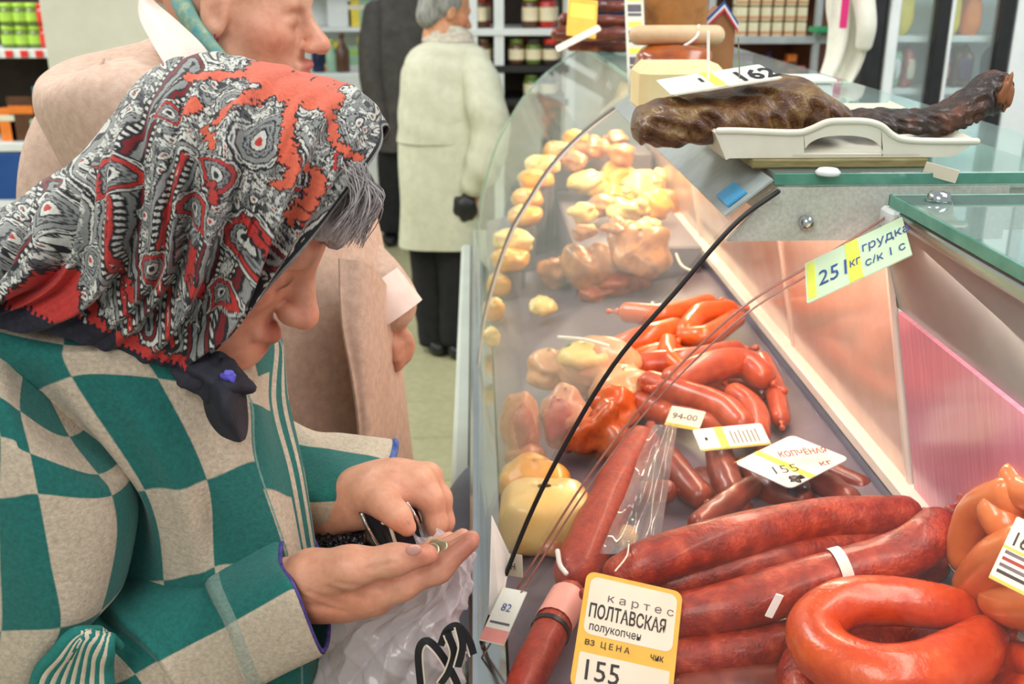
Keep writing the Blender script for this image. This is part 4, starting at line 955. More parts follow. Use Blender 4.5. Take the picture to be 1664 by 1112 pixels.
a, b = at(1036, 62, Y=1.74), at(1164, 55, Y=1.74)
rl = thing('wrapped_roll', 'pale wrapped roll tied with string across the dark ham', 'roll', (c[0], 1.74, za-.02))
V, F = tubeVF([(a[0], 1.74, za), (b[0], 1.74, za)], .0155, seg=18); mesh('roll', V, F, M_roll, rl)
V, F = tubeVF([(a[0]+.01, 1.724, za-.045), (c[0]-.01, 1.722, za-.028), (c[0]+.03, 1.7225, za-.004), (b[0]-.03, 1.735, za+.015)], .0022, seg=8); mesh('string', V, F, M_paper, rl)
M_leg = meatmat('smoked_joint', (140, 86, 40), (176, 118, 60), (108, 60, 30), 14, .35, .4, .3, 40)
c = at(1098, 20, Y=1.9); V, F = blob((c[0], 1.92, 1.52), (.056, .05, .16), amp=.05, seed=33, power=.75); mesh('smoked_joint', V, F, M_leg, label='tall brown smoked joint standing behind the pale roll', cat='meat')
M_card = mk('kraft_card', C(150, 98, 58), C(166, 114, 70), 18, .75)
a, b = at(1152, 60, Y=2.0), at(1194, 60, Y=2.0)
zt = at(1175, 12, Y=2.0)[2]; zm = at(1175, 40, Y=2.0)[2]
kb_ = thing('kraft_box', 'brown kraft box with a peaked top and tricolour ribbon', 'box', ((a[0]+b[0])/2, 2.05, ZP))
mid = (a[0]+b[0])/2
V, F = slabpoly([(a[0], 2.0, ZP), (b[0], 2.0, ZP), (b[0], 2.0, zm), (mid, 2.0, zt), (a[0], 2.0, zm)], -.09 if False else .001)
Vb = np.array([(x, y, z) for y in (2.0, 2.09) for x, z in ((a[0], ZP), (b[0], ZP), (b[0], zm), (mid, zt), (a[0], zm))])
mesh('box_body', Vb, [[0, 1, 2, 3, 4], [9, 8, 7, 6, 5], [0, 5, 6, 1], [1, 6, 7, 2], [2, 7, 8, 3], [3, 8, 9, 4], [4, 9, 5, 0]], M_card, kb_, False)
for k, m in enumerate([M_blue, M_white, flat('ribbon_red', (190, 40, 60))]):
    o_ = .012-.006*k
    for s in (-1, 1):
        e = a if s < 0 else b
        p = [(mid, 1.997-.001*k, zt+o_), (e[0]+s*(.014 if s < 0 else .004), 1.997-.001*k, zm+o_-.008)]
        V, F = slabpoly([p[0], p[1], (p[1][0], p[1][1], p[1][2]-.006), (p[0][0], p[0][1], p[0][2]-.006)], .003); mesh('ribbon', V, F, m, kb_, False)
# price strip standing up
M_strip = mk('strip_paper', C(206, 208, 190), C(222, 222, 206), 20, .5)
ps = Tag('price_strip', at(1030, -30, Y=1.90), at(1062, -30, Y=1.90), at(1034, 150, Y=1.80), at(1004, 150, Y=1.80), M_strip, 'tall grey-white printed strip standing on the counter top', rad=.05, cat='sign')
for k in range(12): ps.rect(.15, .06+.078*k, .85, .085+.078*k+.02*(k % 3), [M_inkg, M_taglime, M_inkg][k % 3], 'print_row')
# ribs and yellow tags on the far bay
M_rib = meatmat('dark_rib', (60, 22, 16), (104, 44, 30), (136, 66, 42), 30, .35, .4, .5, 60)
for k, (pp, r) in enumerate([([(905, 72), (960, 62), (1018, 60)], 11), ([(915, 58), (965, 45), (1015, 42)], 10), ([(930, 80), (980, 80), (1020, 82)], 11), ([(950, 40), (985, 30), (1018, 28)], 9), ([(985, 96), (1020, 98), (1050, 92)], 8)]):
    Yr = 2.45+.03*k
    W = np.array([at(x, y, Y=Yr) for x, y in pp]); W[:, 2] = np.maximum(W[:, 2]*0+ZP+.02+.028*[1, 2, 0, 3, 0][k], ZP+.018)
    tube('smoked_rib', W, r*2.4/F_PX, M_rib, label='dark smoked rib on the far counter top, '+['second layer', 'third layer', 'lowest layer at the back', 'topmost of its pile', 'nearest the printed strip'][k], cat='meat', group='smoked ribs on the counter top', jitter=.12, seed=k, seg=14, n=20)
tg = Tag('yellow_tag', at(930, -4, Y=2.44), at(978, 2, Y=2.44), at(962, 62, Y=2.38), at(914, 56, Y=2.38), M_tagy, 'yellow price tag leaning on the smoked ribs', rad=.05)
tg.rect(.1, .15, .9, .5, M_taglime)
tg = Tag('white_tag', at(900, 76, Y=2.36), at(972, 40, Y=2.36), at(978, 48, Y=2.34), at(908, 84, Y=2.34), M_tagw, 'narrow white price tag in front of the smoked ribs', rad=.05)
c = at(985, -10, Y=2.7); V, F = blob((c[0], 2.72, ZP+.12), (.09, .05, .12), amp=.08, seed=40, power=.7); mesh('dark_pack', V, F, M_navy, label='dark blue bag behind the smoked ribs', cat='bag')
# white cartons and a dark pack near the fridge side
a, b = at(1286, 130, Y=1.55), at(1356, 130, Y=1.55)
wc = thing('white_carton', 'stack-like white carton behind the smoked slab', 'box', ((a[0]+b[0])/2, 1.6, ZP))
box('carton_body', (a[0], 1.55, ZP), (min(b[0], .655), 1.63, at(1300, 136, Y=1.55)[2]), M_white, wc, .004)
box('carton_lid', (a[0]-.003, 1.547, at(1300, 136, Y=1.55)[2]), (min(b[0], .655)+.003, 1.633, at(1300, 129, Y=1.55)[2]), M_tagb, wc, .002)
c = at(1525, 302, Y=1.2); V, F = blob((c[0]-.02, 1.25, 1.0), (.05, .05, .02), amp=.1, seed=41)
# ================================================================ SMOOTH BODIES (signed distance + surface nets)
class SDF:
    def __init__(s): s.p = []
    def cap(s, a, b, ra, rb=None, k=.02, sub=False):
        a = np.asarray(a, float); b = np.asarray(b, float); rb = ra if rb is None else rb; r = max(ra, rb)
        def f(X):
            ab = b-a; t = np.clip(((X-a)@ab)/max(ab@ab, 1e-9), 0, 1); return np.linalg.norm(X-a-t[:, None]*ab, axis=1)-(ra+(rb-ra)*t)
        s.p.append((np.minimum(a, b)-r, np.maximum(a, b)+r, f, k, sub)); return s
    def chain(s, pts, rs, k=.012):
        for i in range(len(pts)-1): s.cap(pts[i], pts[i+1], rs[i], rs[i+1], k)
        return s
    def ell(s, c, r, R=None, k=.02, sub=False):
        c = np.asarray(c, float); r = np.asarray(r, float); R = np.eye(3) if R is None else np.asarray(R)
        m = r.max()
        def f(X):
            q = (X-c)@R; k0 = np.linalg.norm(q/r, axis=1); k1 = np.linalg.norm(q/(r*r), axis=1); return k0*(k0-1)/np.maximum(k1, 1e-6)
        s.p.append((c-m, c+m, f, k, sub)); return s
    def mesh(s, h, smooth=1):
        lo = np.min([p[0] for p in s.p if not p[4]], 0)-4*h; hi = np.max([p[1] for p in s.p if not p[4]], 0)+4*h
        B = 12; n = np.ceil((hi-lo)/h/B).astype(int)*B+1
        F = np.full(n, 1.0, np.float32); kk = [(p[0]-p[3]-3*h, p[1]+p[3]+3*h) for p in s.p]
        ar = np.arange(B+1); KA = np.array([a for a, b in kk]); KB = np.array([b for a, b in kk])
        for bi in range(0, n[0]-1, B):
            for bj in range(0, n[1]-1, B):
                for bk in range(0, n[2]-1, B):
                    l = lo+np.array([bi, bj, bk])*h; u = l+B*h
                    mk_ = ((KA <= u) & (KB >= l)).all(1)
                    if not mk_.any(): continue
                    use = [s.p[i] for i in np.nonzero(mk_)[0]]
                    if not [q for q in use if not q[4]]: continue
                    ctr = ((l+u)/2)[None]; rad = B*h*.88
                    if all(abs(0) >= 0 and q[2](ctr)[0] > rad+q[3] for q in use): continue
                    I = np.stack(np.meshgrid(ar, ar, ar, indexing='ij'), -1).reshape(-1, 3); X = l+I*h
                    d = np.full(len(X), 1.0)
                    for q in use:
                        e = q[2](X); k = q[3]
                        if q[4]: hh = np.maximum(k-abs(d+e), 0)/k; d = np.maximum(d, -e)+hh*hh*k/4
                        else: hh = np.maximum(k-abs(d-e), 0)/k; d = np.minimum(d, e)-hh*hh*k/4
                    F[bi:bi+B+1, bj:bj+B+1, bk:bk+B+1] = d.reshape(B+1, B+1, B+1)
        # interior blocks that were skipped are deep inside only if surrounded; mark by flood from sign of neighbours
        S = F < 0
        c = [S[i:n[0]-1+i, j:n[1]-1+j, k:n[2]-1+k] for i in (0, 1) for j in (0, 1) for k in (0, 1)]
        al = c[0].copy(); an = c[0].copy()
        for x in c[1:]: al &= x; an |= x
        M = an & ~al; idx = np.argwhere(M); num = np.full(M.shape, -1, np.int32); num[M] = np.arange(len(idx))
        acc = np.zeros((len(idx), 3)); cnt = np.zeros(len(idx))
        cor = [(i, j, k) for i in (0, 1) for j in (0, 1) for k in (0, 1)]
        fv = {q: F[idx[:, 0]+q[0], idx[:, 1]+q[1], idx[:, 2]+q[2]] for q in cor}
        for q in cor:
            for ax in range(3):
                if q[ax] == 0:
                    q2 = list(q); q2[ax] = 1; q2 = tuple(q2); a, b = fv[q], fv[q2]; m = (a < 0) != (b < 0)
                    t = np.where(m, a/np.where(m, a-b, 1), 0); p = np.array(q, float)[None]+0*acc; p[:, ax] = t
                    acc[m] += p[m]; cnt[m] += 1
        V = lo+(idx+acc/cnt[:, None])*h
        Q = []
        for ax in range(3):
            sl0 = [slice(None)]*3; sl1 = [slice(None)]*3; sl0[ax] = slice(0, -1); sl1[ax] = slice(1, None)
            a, b = S[tuple(sl0)], S[tuple(sl1)]; e = np.argwhere(a != b); b1, b2 = (ax+1) % 3, (ax+2) % 3
            e = e[(e[:, b1] > 0) & (e[:, b2] > 0) & (e[:, b1] < n[b1]-1) & (e[:, b2] < n[b2]-1)]
            def at_(d1, d2): z = e.copy(); z[:, b1] -= d1; z[:, b2] -= d2; return num[z[:, 0], z[:, 1], z[:, 2]]
            f = np.stack([at_(1, 1), at_(0, 1), at_(0, 0), at_(1, 0)], -1)
            ins = a[e[:, 0], e[:, 1], e[:, 2]]; f[~ins] = f[~ins][:, ::-1]; Q.append(f)
        Q = np.concatenate(Q); Q = Q[(Q >= 0).all(1)]
        for _ in range(smooth):
            S_ = np.zeros_like(V); c_ = np.zeros(len(V))
            for i in range(4):
                np.add.at(S_, Q[:, i], V[Q[:, (i+1) % 4]]+V[Q[:, (i-1) % 4]]); np.add.at(c_, Q[:, i], 2)
            V = V*.5+.5*S_/np.maximum(c_, 1)[:, None]
        return V, Q
def paintcol(V, base, spots):
    """skin colour per vertex: base plus soft spots (centre, radius, colour, strength)"""
    c = np.ones((len(V), 3))*np.array(C(*base)[:3])
    for (p, r, col, k) in spots:
        w = np.exp(-((np.linalg.norm(V-np.asarray(p), axis=1)/r)**2))*k; c = c*(1-w[:, None])+np.array(C(*col)[:3])*w[:, None]
    return c
M_skin = mk('skin', C(236, 226, 222), C(255, 255, 255), 60, .45, .35, 180, .0012, attr='Col', sss=.12, spec=.4, lo=.3, hi=.6)
def half(P, n, flat_=1.0):
    pass
# ================================================================ PEOPLE: helpers
def head_prims(S, c, f, t, sc=1.0, chin=(.075, -.115), neck=None, cran=(-.008, .03, .096, .088)):
    """face in a local frame: f forward, t up, s to the person's left; returns mapper"""
    f = norm(f); t = norm(np.asarray(t)-f*(np.asarray(t)@f)); sd = np.cross(t, f); R = np.stack([f, sd, t], 1)
    c = np.asarray(c, float)
    M = lambda x, y, z: c+R@(np.array([x, y, z])*sc)
    S.ell(M(cran[0], 0, cran[1]), np.array([cran[2], .076, cran[3]])*sc, R)
    S.ell(M(.03, 0, -.042), np.array([.062, .058, .072])*sc, R, k=.03)
    S.ell(M(chin[0]-.016, 0, chin[1]+.016), np.array([.024, .028, .022])*sc, R, k=.03)
    S.cap(M(.0, .05, -.075), M(chin[0]-.03, .02, chin[1]+.012), .018*sc, .016*sc, k=.025); S.cap(M(.0, -.05, -.075), M(chin[0]-.03, -.02, chin[1]+.012), .018*sc, .016*sc, k=.025)
    S.cap(M(.078, -.034, .016), M(.078, .034, .016), .013*sc, k=.02)
    for q in (-1, 1):
        S.ell(M(.058, q*.044, -.022), np.array([.024, .02, .02])*sc, R, k=.025)
        S.ell(M(.093, q*.032, -.004), np.array([.018, .019, .0115])*sc, R, k=.012, sub=True)
        S.ell(M(.0745, q*.031, -.005), np.array([.0145]*3)*sc, R, k=.004)
        S.cap(M(.083, q*.018, -.004), M(.080, q*.045, -.006), .0045*sc, k=.006)      # upper lid
    S.cap(M(.088, 0, .004), M(.112, 0, -.03), .0085*sc, .0125*sc, k=.012)
    S.ell(M(.114, 0, -.033), np.array([.013, .0135, .011])*sc, R, k=.008)
    for q in (-1, 1):
        S.ell(M(.104, q*.012, -.037), np.array([.011, .0075, .008])*sc, R, k=.006)
        S.ell(M(.108, q*.0065, -.045), np.array([.006, .0035, .004])*sc, R, k=.003, sub=True)
    S.cap(M(.0905, -.019, -.063), M(.099, 0, -.060), .0045*sc, .0065*sc, k=.006); S.cap(M(.0905, .019, -.063), M(.099, 0, -.060), .0045*sc, .0065*sc, k=.006)
    S.cap(M(.0885, -.016, -.072), M(.096, 0, -.074), .005*sc, .0072*sc, k=.006); S.cap(M(.0885, .016, -.072), M(.096, 0, -.074), .005*sc, .0072*sc, k=.006)
    S.cap(M(.097, -.02, -.0675), M(.103, 0, -.0668), .0016*sc, k=.003, sub=True); S.cap(M(.097, .02, -.0675), M(.103, 0, -.0668), .0016*sc, k=.003, sub=True)
    for q in (-1, 1):
        S.ell(M(-.006, q*.077, -.008), np.array([.018, .0085, .030])*sc, R, k=.010); S.ell(M(-.002, q*.085, -.006), np.array([.008, .006, .014])*sc, R, k=.006, sub=True)
    if neck is not None: S.cap(M(-.02, 0, -.05), neck, .054*sc, .06*sc, k=.03)
    return M
def face_spots(M, sc, lip=(190, 96, 88)):
    return [(M(.1, 0, -.061), .016*sc, lip, .7), (M(.097, 0, -.075), .014*sc, lip, .7), (M(.06, -.05, -.03), .03*sc, (226, 130, 104), .55), (M(.06, .05, -.03), .03*sc, (226, 130, 104), .55),
            (M(.115, 0, -.033), .018*sc, (222, 126, 102), .5), (M(.095, -.031, -.004), .014*sc, (150, 92, 72), .5), (M(.095, .031, -.004), .014*sc, (150, 92, 72), .5)]
def loft(rows, back, nr=80, nc=160):
    """rows: list of lists of world points over the visible side; back: list per row of extra points closing the ring"""
    R = np.array([list(a)+list(b) for a, b in zip(rows, back)])
    m = R.shape[1]
    G = cr(R, nr); G = np.stack([crper(g, nc) for g in G]); return G, m
def ringF(nr, nc): return gridF(nr, nc, True)
def fabric_bump(G, amp, seed, fu=3, fv=3, wrap=True):
    g = np.random.RandomState(seed); nr, nc = G.shape[:2]
    u = np.linspace(0, 2*PI, nc, endpoint=not wrap)[None]; v = np.linspace(0, 1, nr)[:, None]
    d = np.zeros((nr, nc))
    for k in range(6): d += np.sin(g.randint(1, fu+2)*u+g.randn()*fv*v*4+g.rand()*6)/(1+.4*k)
    du = np.roll(G, -1, 1)-np.roll(G, 1, 1) if wrap else np.gradient(G, axis=1); dv = np.gradient(G, axis=0); N = norm(np.cross(du, dv))
    return G+N*(d*amp)[..., None], N

# ================================================================ THE WOMAN IN THE PAISLEY SCARF
YM = .89
wm = thing('person', 'person in a paisley headscarf and teal-and-cream checked jacket counting coins', 'person', (-.34, .9, 0))
S = SDF()
hs = 1.02
hd_f, hd_t = np.array([.77, -.05, -.63]), np.array([.63, 0, .77])
hc = at(350, 331, Y=YM)
neck0 = np.array([-.315, .895, 1.17])
Mw = head_prims(S, hc, hd_f, hd_t, hs, chin=(.101, -.104), neck=neck0, cran=(.004, .016, .086, .074))
for q in (-1, 1):   # thin old lips and the fold beside them
    S.cap(Mw(.092, q*.02, -.066), Mw(.1035, 0, -.064), .005, .0075, k=.004); S.cap(Mw(.090, q*.017, -.078), Mw(.1005, 0, -.079), .005, .0075, k=.004)
    S.cap(Mw(.096, q*.024, -.0725), Mw(.112, 0, -.0715), .0022, k=.003, sub=True); S.cap(Mw(.092, q*.026, -.040), Mw(.088, q*.034, -.066), .0022, k=.004, sub=True)
S.cap(neck0, (-.345, .93, 1.08), .055, .062, k=.04); S.cap((-.35, .94, 1.06), (-.36, .95, .86), .06, .065, k=.05)
sh_n, sh_f = np.array([-.375, .84, 1.13]), np.array([-.30, 1.0, 1.12])
S.cap(neck0-np.array([0, 0, .04]), sh_n, .05, .048, k=.04); S.cap(neck0-np.array([0, 0, .04]), sh_f, .05, .048, k=.04)
def J(x, y, Y): return at(x, y, Y=Y)
# near (right) arm, hand half turned up with the thumb on top
el_n = J(110, 1170, .815); wr_n = J(462, 962, .80)
S.cap(sh_n, el_n, .034, .030, k=.02); S.cap(el_n, wr_n, .030, .024, k=.02)
k1 = .010
S.cap(J(462, 956, .80), J(520, 952, .795), .0225, .023, k=.02); S.cap(J(470, 975, .812), J(560, 968, .81), .018, .021, k=.02)
S.cap(J(520, 945, .795), J(606, 940, .80), .024, .020, k=.02); S.cap(J(530, 968, .80), J(612, 968, .80), .017, .0165, k=.02); S.cap(J(560, 950, .815), J(628, 948, .825), .018, .016, k=.02)
S.chain([J(506, 932, .785), J(570, 922, .775), J(642, 910, .772), J(694, 902, .772)], [.021, .0165, .0118, .0092], k=.012)         # thumb
S.ell(J(676, 899, .765), (.008, .004, .0055), ry(-.1), k=.003)
S.chain([J(598, 968, .790), J(652, 952, .788), J(712, 926, .792), J(764, 882, .797)], [.0155, .0122, .0106, .0080], k=.010)         # index
S.chain([J(612, 954, .808), J(668, 936, .806), J(722, 908, .812), J(766, 876, .818)], [.0145, .0118, .0104, .0078], k=k1)
S.chain([J(618, 946, .826), J(672, 926, .824), J(716, 899, .830), J(752, 872, .838)], [.0140, .0112, .0098, .0076], k=k1)
S.chain([J(618, 938, .843), J(664, 918, .842), J(702, 896, .848), J(730, 876, .855)], [.0125, .0100, .0088, .0070], k=k1)
# far (left) arm, knuckles up, gripping the purse
el_f = np.array([-.27, 1.0, .96]); wr_f = J(592, 808, .93)
S.cap(sh_f, el_f, .045, .036, k=.03); S.cap(el_f, wr_f, .036, .027, k=.03)
S.cap(J(586, 806, .93), J(640, 790, .925), .026, .026, k=.02); S.cap(J(620, 800, .91), J(680, 786, .92), .021, .0185, k=.02); S.cap(J(630, 785, .945), J(690, 780, .95), .020, .0175, k=.02)
S.chain([J(600, 806, .905), J(626, 820, .882), J(646, 838, .868), J(662, 858, .866)], [.016, .0135, .0112, .0086], k=.010)          # thumb
S.chain([J(676, 784, .915), J(700, 812, .905), J(708, 850, .902), J(703, 884, .905)], [.0150, .0118, .0104, .0086], k=.009)         # index
S.chain([J(690, 780, .935), J(714, 810, .928), J(720, 848, .925), J(712, 880, .925)], [.0145, .0114, .0102, .0084], k=.009)
S.chain([J(694, 778, .955), J(714, 808, .953), J(718, 842, .950), J(710, 872, .948)], [.0138, .0108, .0096, .0080], k=.009)
S.chain([J(692, 778, .972), J(708, 806, .975), J(708, 836, .972), J(700, 862, .970)], [.0120, .0096, .0086, .0072], k=.009)
for (x, y, Y) in ((682, 776, .912), (694, 772, .934), (698, 771, .955)): S.ell(J(x, y, Y), (.009, .009, .008), k=.008)
V, Q = S.mesh(.0024, 1)
spots = face_spots(Mw, hs, (176, 92, 84))+[(Mw(.092, -.03, .018), .012, (120, 90, 78), .7), (Mw(.09, -.036, -.008), .009, (90, 58, 48), .8), (Mw(.104, 0, -.0715), .006, (110, 50, 46), .8), (J(690, 900, .772), .02, (196, 112, 92), .6), (J(764, 880, .797), .025, (176, 104, 88), .8), (J(720, 900, .81), .03, (160, 100, 82), .6), (J(540, 985, .80), .05, (222, 128, 92), .6), (J(650, 850, .885), .02, (190, 110, 92), .5), (J(706, 880, .905), .02, (200, 120, 100), .5)]
cw_ = paintcol(V, (222, 164, 134), spots)
# wrist and palm creases
dW = np.zeros(len(V))
px = proj(V)
near = (V[:, 1] < .87) & (V[:, 2] < 1.1)
for k in range(7):
    x0, y0, x1, y1 = [(480, 968, 540, 992), (500, 962, 560, 985), (530, 955, 590, 972), (545, 948, 620, 958), (490, 985, 560, 994), (470, 940, 500, 985), (600, 925, 640, 915)][k]
    a = np.array([x0, y0], float); b = np.array([x1, y1], float); t = np.clip(((px-a)@(b-a))/((b-a)@(b-a)), 0, 1)
    dd = np.linalg.norm(px-a-t[:, None]*(b-a), axis=1); dW -= np.where(near, .0012*np.exp(-(dd/4.5)**2), 0)
cen_ = np.array([0, 0, 0.])
def vnormals(V, Q):
    n = np.cross(V[Q[:, 2]]-V[Q[:, 0]], V[Q[:, 3]]-V[Q[:, 1]]); N = np.zeros_like(V)
    for i in range(4): np.add.at(N, Q[:, i], n)
    return norm(N)
V = V+vnormals(V, Q)*dW[:, None]
bdy = mesh('body', V, Q, M_skin, wm, cols=cw_)
M_nail = mk('nail', C(206, 150, 136), C(214, 164, 150), 60, .3)
V, F = blob(J(672, 894, .762), (.0068, .0022, .0052), ry(-.1), amp=.0, seed=1, nu=16, nv=10); mesh('thumb_nail', V, F, M_nail, bdy)
V, F = blob(J(657, 850, .859), (.005, .002, .0062), ry(.5), amp=.0, seed=1, nu=16, nv=10); mesh('thumb_nail', V, F, M_nail, bdy)
# ---- hair
M_hair = mk('grey_hair', C(128, 122, 124), C(188, 182, 180), 160, .55, stretch=(1, 1, .12))
hm = MB(); g = np.random.RandomState(11)
V, F = blob(J(545, 315, .885), (.024, .055, .036), ry(.35), amp=.12, seed=5); hm.add(V, F)
for k in range(330):
    y0 = .805+.14*g.rand(); a = J(555+42*g.rand(), 258+40*g.rand(), y0); e = J(528+64*g.rand(), 362+42*g.rand(), y0-.015+.03*g.rand())
    m_ = (a+e)/2+np.array([.006+.014*g.rand(), -.012+.02*g.rand(), .004])
    V, F = tubeVF([a, m_, e], [.0006, .0006, .0002], n=9, seg=4); hm.add(V, F)
hm.build('hair', M_hair, wm, True)

# ---- jacket
TEAL, CREAM = np.array(C(24, 112, 104)[:3]), np.array(C(206, 190, 166)[:3])
DKT = np.array(C(16, 66, 62)[:3])
M_fleece = mk('fleece', C(205, 205, 205), C(255, 255, 255), 260, .95, .5, 420, .002, attr='Col', sheen=.15, lo=.25, hi=.7)
rows_px = [
 [(30, 470, .86), (120, 500, .86), (215, 520, .86), (322, 585, .865), (415, 545, .975), (440, 545, .995)],
 [(-60, 520, .80), (105, 560, .795), (215, 560, .80), (336, 606, .83), (440, 560, .955), (460, 562, .98)],
 [(12, 660, .80), (119, 610, .787), (258, 615, .80), (402, 645, .835), (438, 655, .895), (469, 650, .93)],
 [(178, 800, .835), (238, 795, .797), (337, 779, .80), (415, 750, .825), (466, 770, .86), (493, 760, .885)],
 [(165, 945, .85), (266, 945, .808), (350, 922, .805), (466, 908, .83), (491, 898, .86), (514, 890, .885)],
 [(150, 1060, .81), (260, 1060, .805), (370, 1050, .81), (486, 1040, .835), (512, 1012, .865), (532, 1000, .89)],
 [(140, 1240, .82), (260, 1240, .81), (380, 1240, .815), (490, 1240, .84), (520, 1230, .87), (540, 1220, .895)]]
rows = [[at(x, y, Y=Y) for x, y, Y in r] for r in rows_px]
back = []
for i, r in enumerate(rows):
    k = .5 if i == 0 else 1.0
    back.append([r[5]+np.array([-.02, .06*k, 0]), r[3]+np.array([-.02, .17*k, 0]), r[1]+np.array([-.0, .22*k, 0]), r[0]+np.array([-.05*k, .17*k, 0]), r[0]+np.array([-.06*k, .07*k, 0])])
G, m = loft(rows, back, 260, 440)
nr, nc = G.shape[:2]
uu = (np.arange(nc)*m/nc)[None]*np.ones((nr, 1)); vv = np.linspace(0, len(rows)-1, nr)[:, None]*np.ones((1, nc))
# soft diagonal folds
dsp = .012*np.exp(-((uu-1.55-.18*(vv-2.4))/.28)**2)*np.exp(-((vv-3.2)/.9)**2)-.012*np.exp(-((uu-.45-.05*vv)/.3)**2)*np.exp(-((vv-2.8)/1.1)**2)+.011*np.exp(-((uu-.8)/.22)**2)*np.exp(-((vv-2.6)/.7)**2)-.012*np.exp(-((uu-1.9-.2*(vv-3.4))/.2)**2)*np.exp(-((vv-3.5)/.5)**2)
_, N_ = fabric_bump(G, .0, 2); G = G+N_*np.where((N_@np.array([0, -1., 0])) > -.2, 1, 1)[..., None]*dsp[..., None]*np.sign((N_[nr//2, nc//8]@np.array([0, -1., 0])))
wv = .05*np.sin(3*vv+2*uu); ci = np.floor(uu+.0*wv).astype(int); ri = np.floor(vv-1+.0001).astype(int)
teal = ((ci+ri) % 2 == 0)
va = vv-1
A = (uu >= 3) & (uu < 4); B_ = (uu >= 4) & (uu < 5)
teal = np.where(A, ((va > 1.12) & (va < 2.3)) | (va > 3.05) | ((va > -.4) & (va < .55) & (uu > 3.6)), teal)
ft = uu-4
stripe = (abs(ft-.22) < .10) | (abs(ft-.66) < .11)
teal = np.where(B_, ~stripe, teal)
seamA = (abs(uu-3.04) < .035) & (va > .8)
colr = np.where(teal[..., None], TEAL, CREAM); colr = np.where(seamA[..., None], np.array(C(120, 160, 150)[:3]), colr)
mesh('jacket', G.reshape(-1, 3), ringF(nr, nc), M_fleece, wm, cols=colr.reshape(-1, 3))
def sleeve(name, rows_px, backdy, vcells, colf, nr=200, nc=240, amp=.0012, seed=1, backdx=0.0, disp=None, band=None):
    rows = [[at(x, y, Y=Y) for x, y, Y in r] for r in rows_px]; n0 = len(rows[0])
    back = [[r[-1]+np.array([backdx, backdy*.6, 0]), (r[-1]+r[0])/2+np.array([0, backdy*1.25, 0]), r[0]+np.array([-backdx, backdy*.6, 0])] for r in rows]
    G, m = loft(rows, back, nr, nc)
    uu = (np.arange(nc)*m/nc)[None]*np.ones((nr, 1)); vv = np.interp(np.linspace(0, len(rows)-1, nr), range(len(rows)), vcells)[:, None]*np.ones((1, nc))
    G, N = fabric_bump(G, amp, seed)
    if disp is not None: G = G+N*disp(uu, vv)[..., None]
    V = G.reshape(-1, 3); F = ringF(nr, nc); cc = np.where(colf(uu, vv)[..., None], TEAL, CREAM)
    if band: m = ((vv > band[0]) & (vv < band[1]))[..., None]; cc = np.where(m, cc*.45+np.array(C(150, 168, 156)[:3])*.55, cc)
    return mesh(name, V, F, M_fleece, wm, cols=cc.reshape(-1, 3)), G
chk = lambda off: (lambda u, v: (np.floor(u).astype(int)+np.floor(v).astype(int)+off) % 2 == 0)
sleeve('upper_sleeve', [
 [(-60, 560, .80), (-10, 580, .79), (40, 610, .79), (70, 640, .80)],
 [(-130, 640, .775), (-20, 640, .755), (34, 668, .755), (110, 712, .785)],
 [(-150, 700, .765), (0, 711, .738), (50, 738, .737), (160, 772, .775)],
 [(-160, 805, .76), (0, 808, .73), (63, 804, .73), (180, 805, .77)],
 [(-160, 915, .755), (0, 916, .727), (82, 912, .727), (188, 880, .765)],
 [(-150, 1030, .75), (0, 1026, .725), (98, 1017, .727), (166, 992, .76)],
 [(-140, 1130, .75), (-20, 1105, .728), (60, 1080, .73), (140, 1020, .76)],
 [(-120, 1200, .76), (-30, 1170, .74), (40, 1140, .74), (110, 1060, .765)]],
 .11, [-1, 0, 1, 2, 2.5, 3, 3.6, 4], lambda u, v: (np.floor(u-1).astype(int)+np.floor(v).astype(int)) % 2 == 0, seed=3, amp=.0015)
sleeve('forearm_sleeve', [
 [(60, 1050, .775), (110, 1130, .752), (190, 1260, .765)],
 [(112, 1015, .79), (190, 1112, .757), (260, 1230, .765)],
 [(165, 992, .80), (249, 1081, .758), (312, 1190, .765)],
 [(250, 962, .805), (310, 1050, .762), (356, 1150, .768)],
 [(332, 945, .806), (368, 1020, .765), (408, 1114, .770)]], .085, [0, .6, 1, 1.5, 2], lambda u, v: np.where(u > 2, u > 3.2, (u < 1) ^ (v < .8)), seed=4, amp=.0012,
 disp=lambda u, v: -.004*np.exp(-((v-.95-.1*np.sin(u))/.05)**2)+.004*np.exp(-((v-1.12)/.08)**2))
cf_, Gc = sleeve('turned_cuff', [
 [(330, 943, .806), (366, 1020, .760), (404, 1116, .766)],
 [(352, 931, .806), (382, 1010, .756), (426, 1112, .762)],
 [(400, 912, .806), (428, 984, .755), (470, 1090, .762)],
 [(440, 903, .806), (466, 962, .756), (512, 1070, .764)],
 [(453, 906, .806), (478, 958, .758), (523, 1064, .766)]], .083, [0, .3, 1, 1.7, 2], lambda u, v: np.where(u > 2, u > 2.5, u < 1), seed=5, amp=.0006, nc=220, band=(.04, .36), disp=lambda u, v: .002*np.exp(-((v-.18)/.12)**2))
M_lin = mk('purple_knit', C(60, 52, 120), C(88, 78, 150), 140, .9, .4, 260)
Lr = Gc[-1][::8]; Lr = Lr.mean(0)+(Lr-Lr.mean(0))*.955; V, F = tubeVF(Lr, .0022, closed=True, n=80, seg=8); mesh('cuff_lining', V, F, M_lin, cf_)
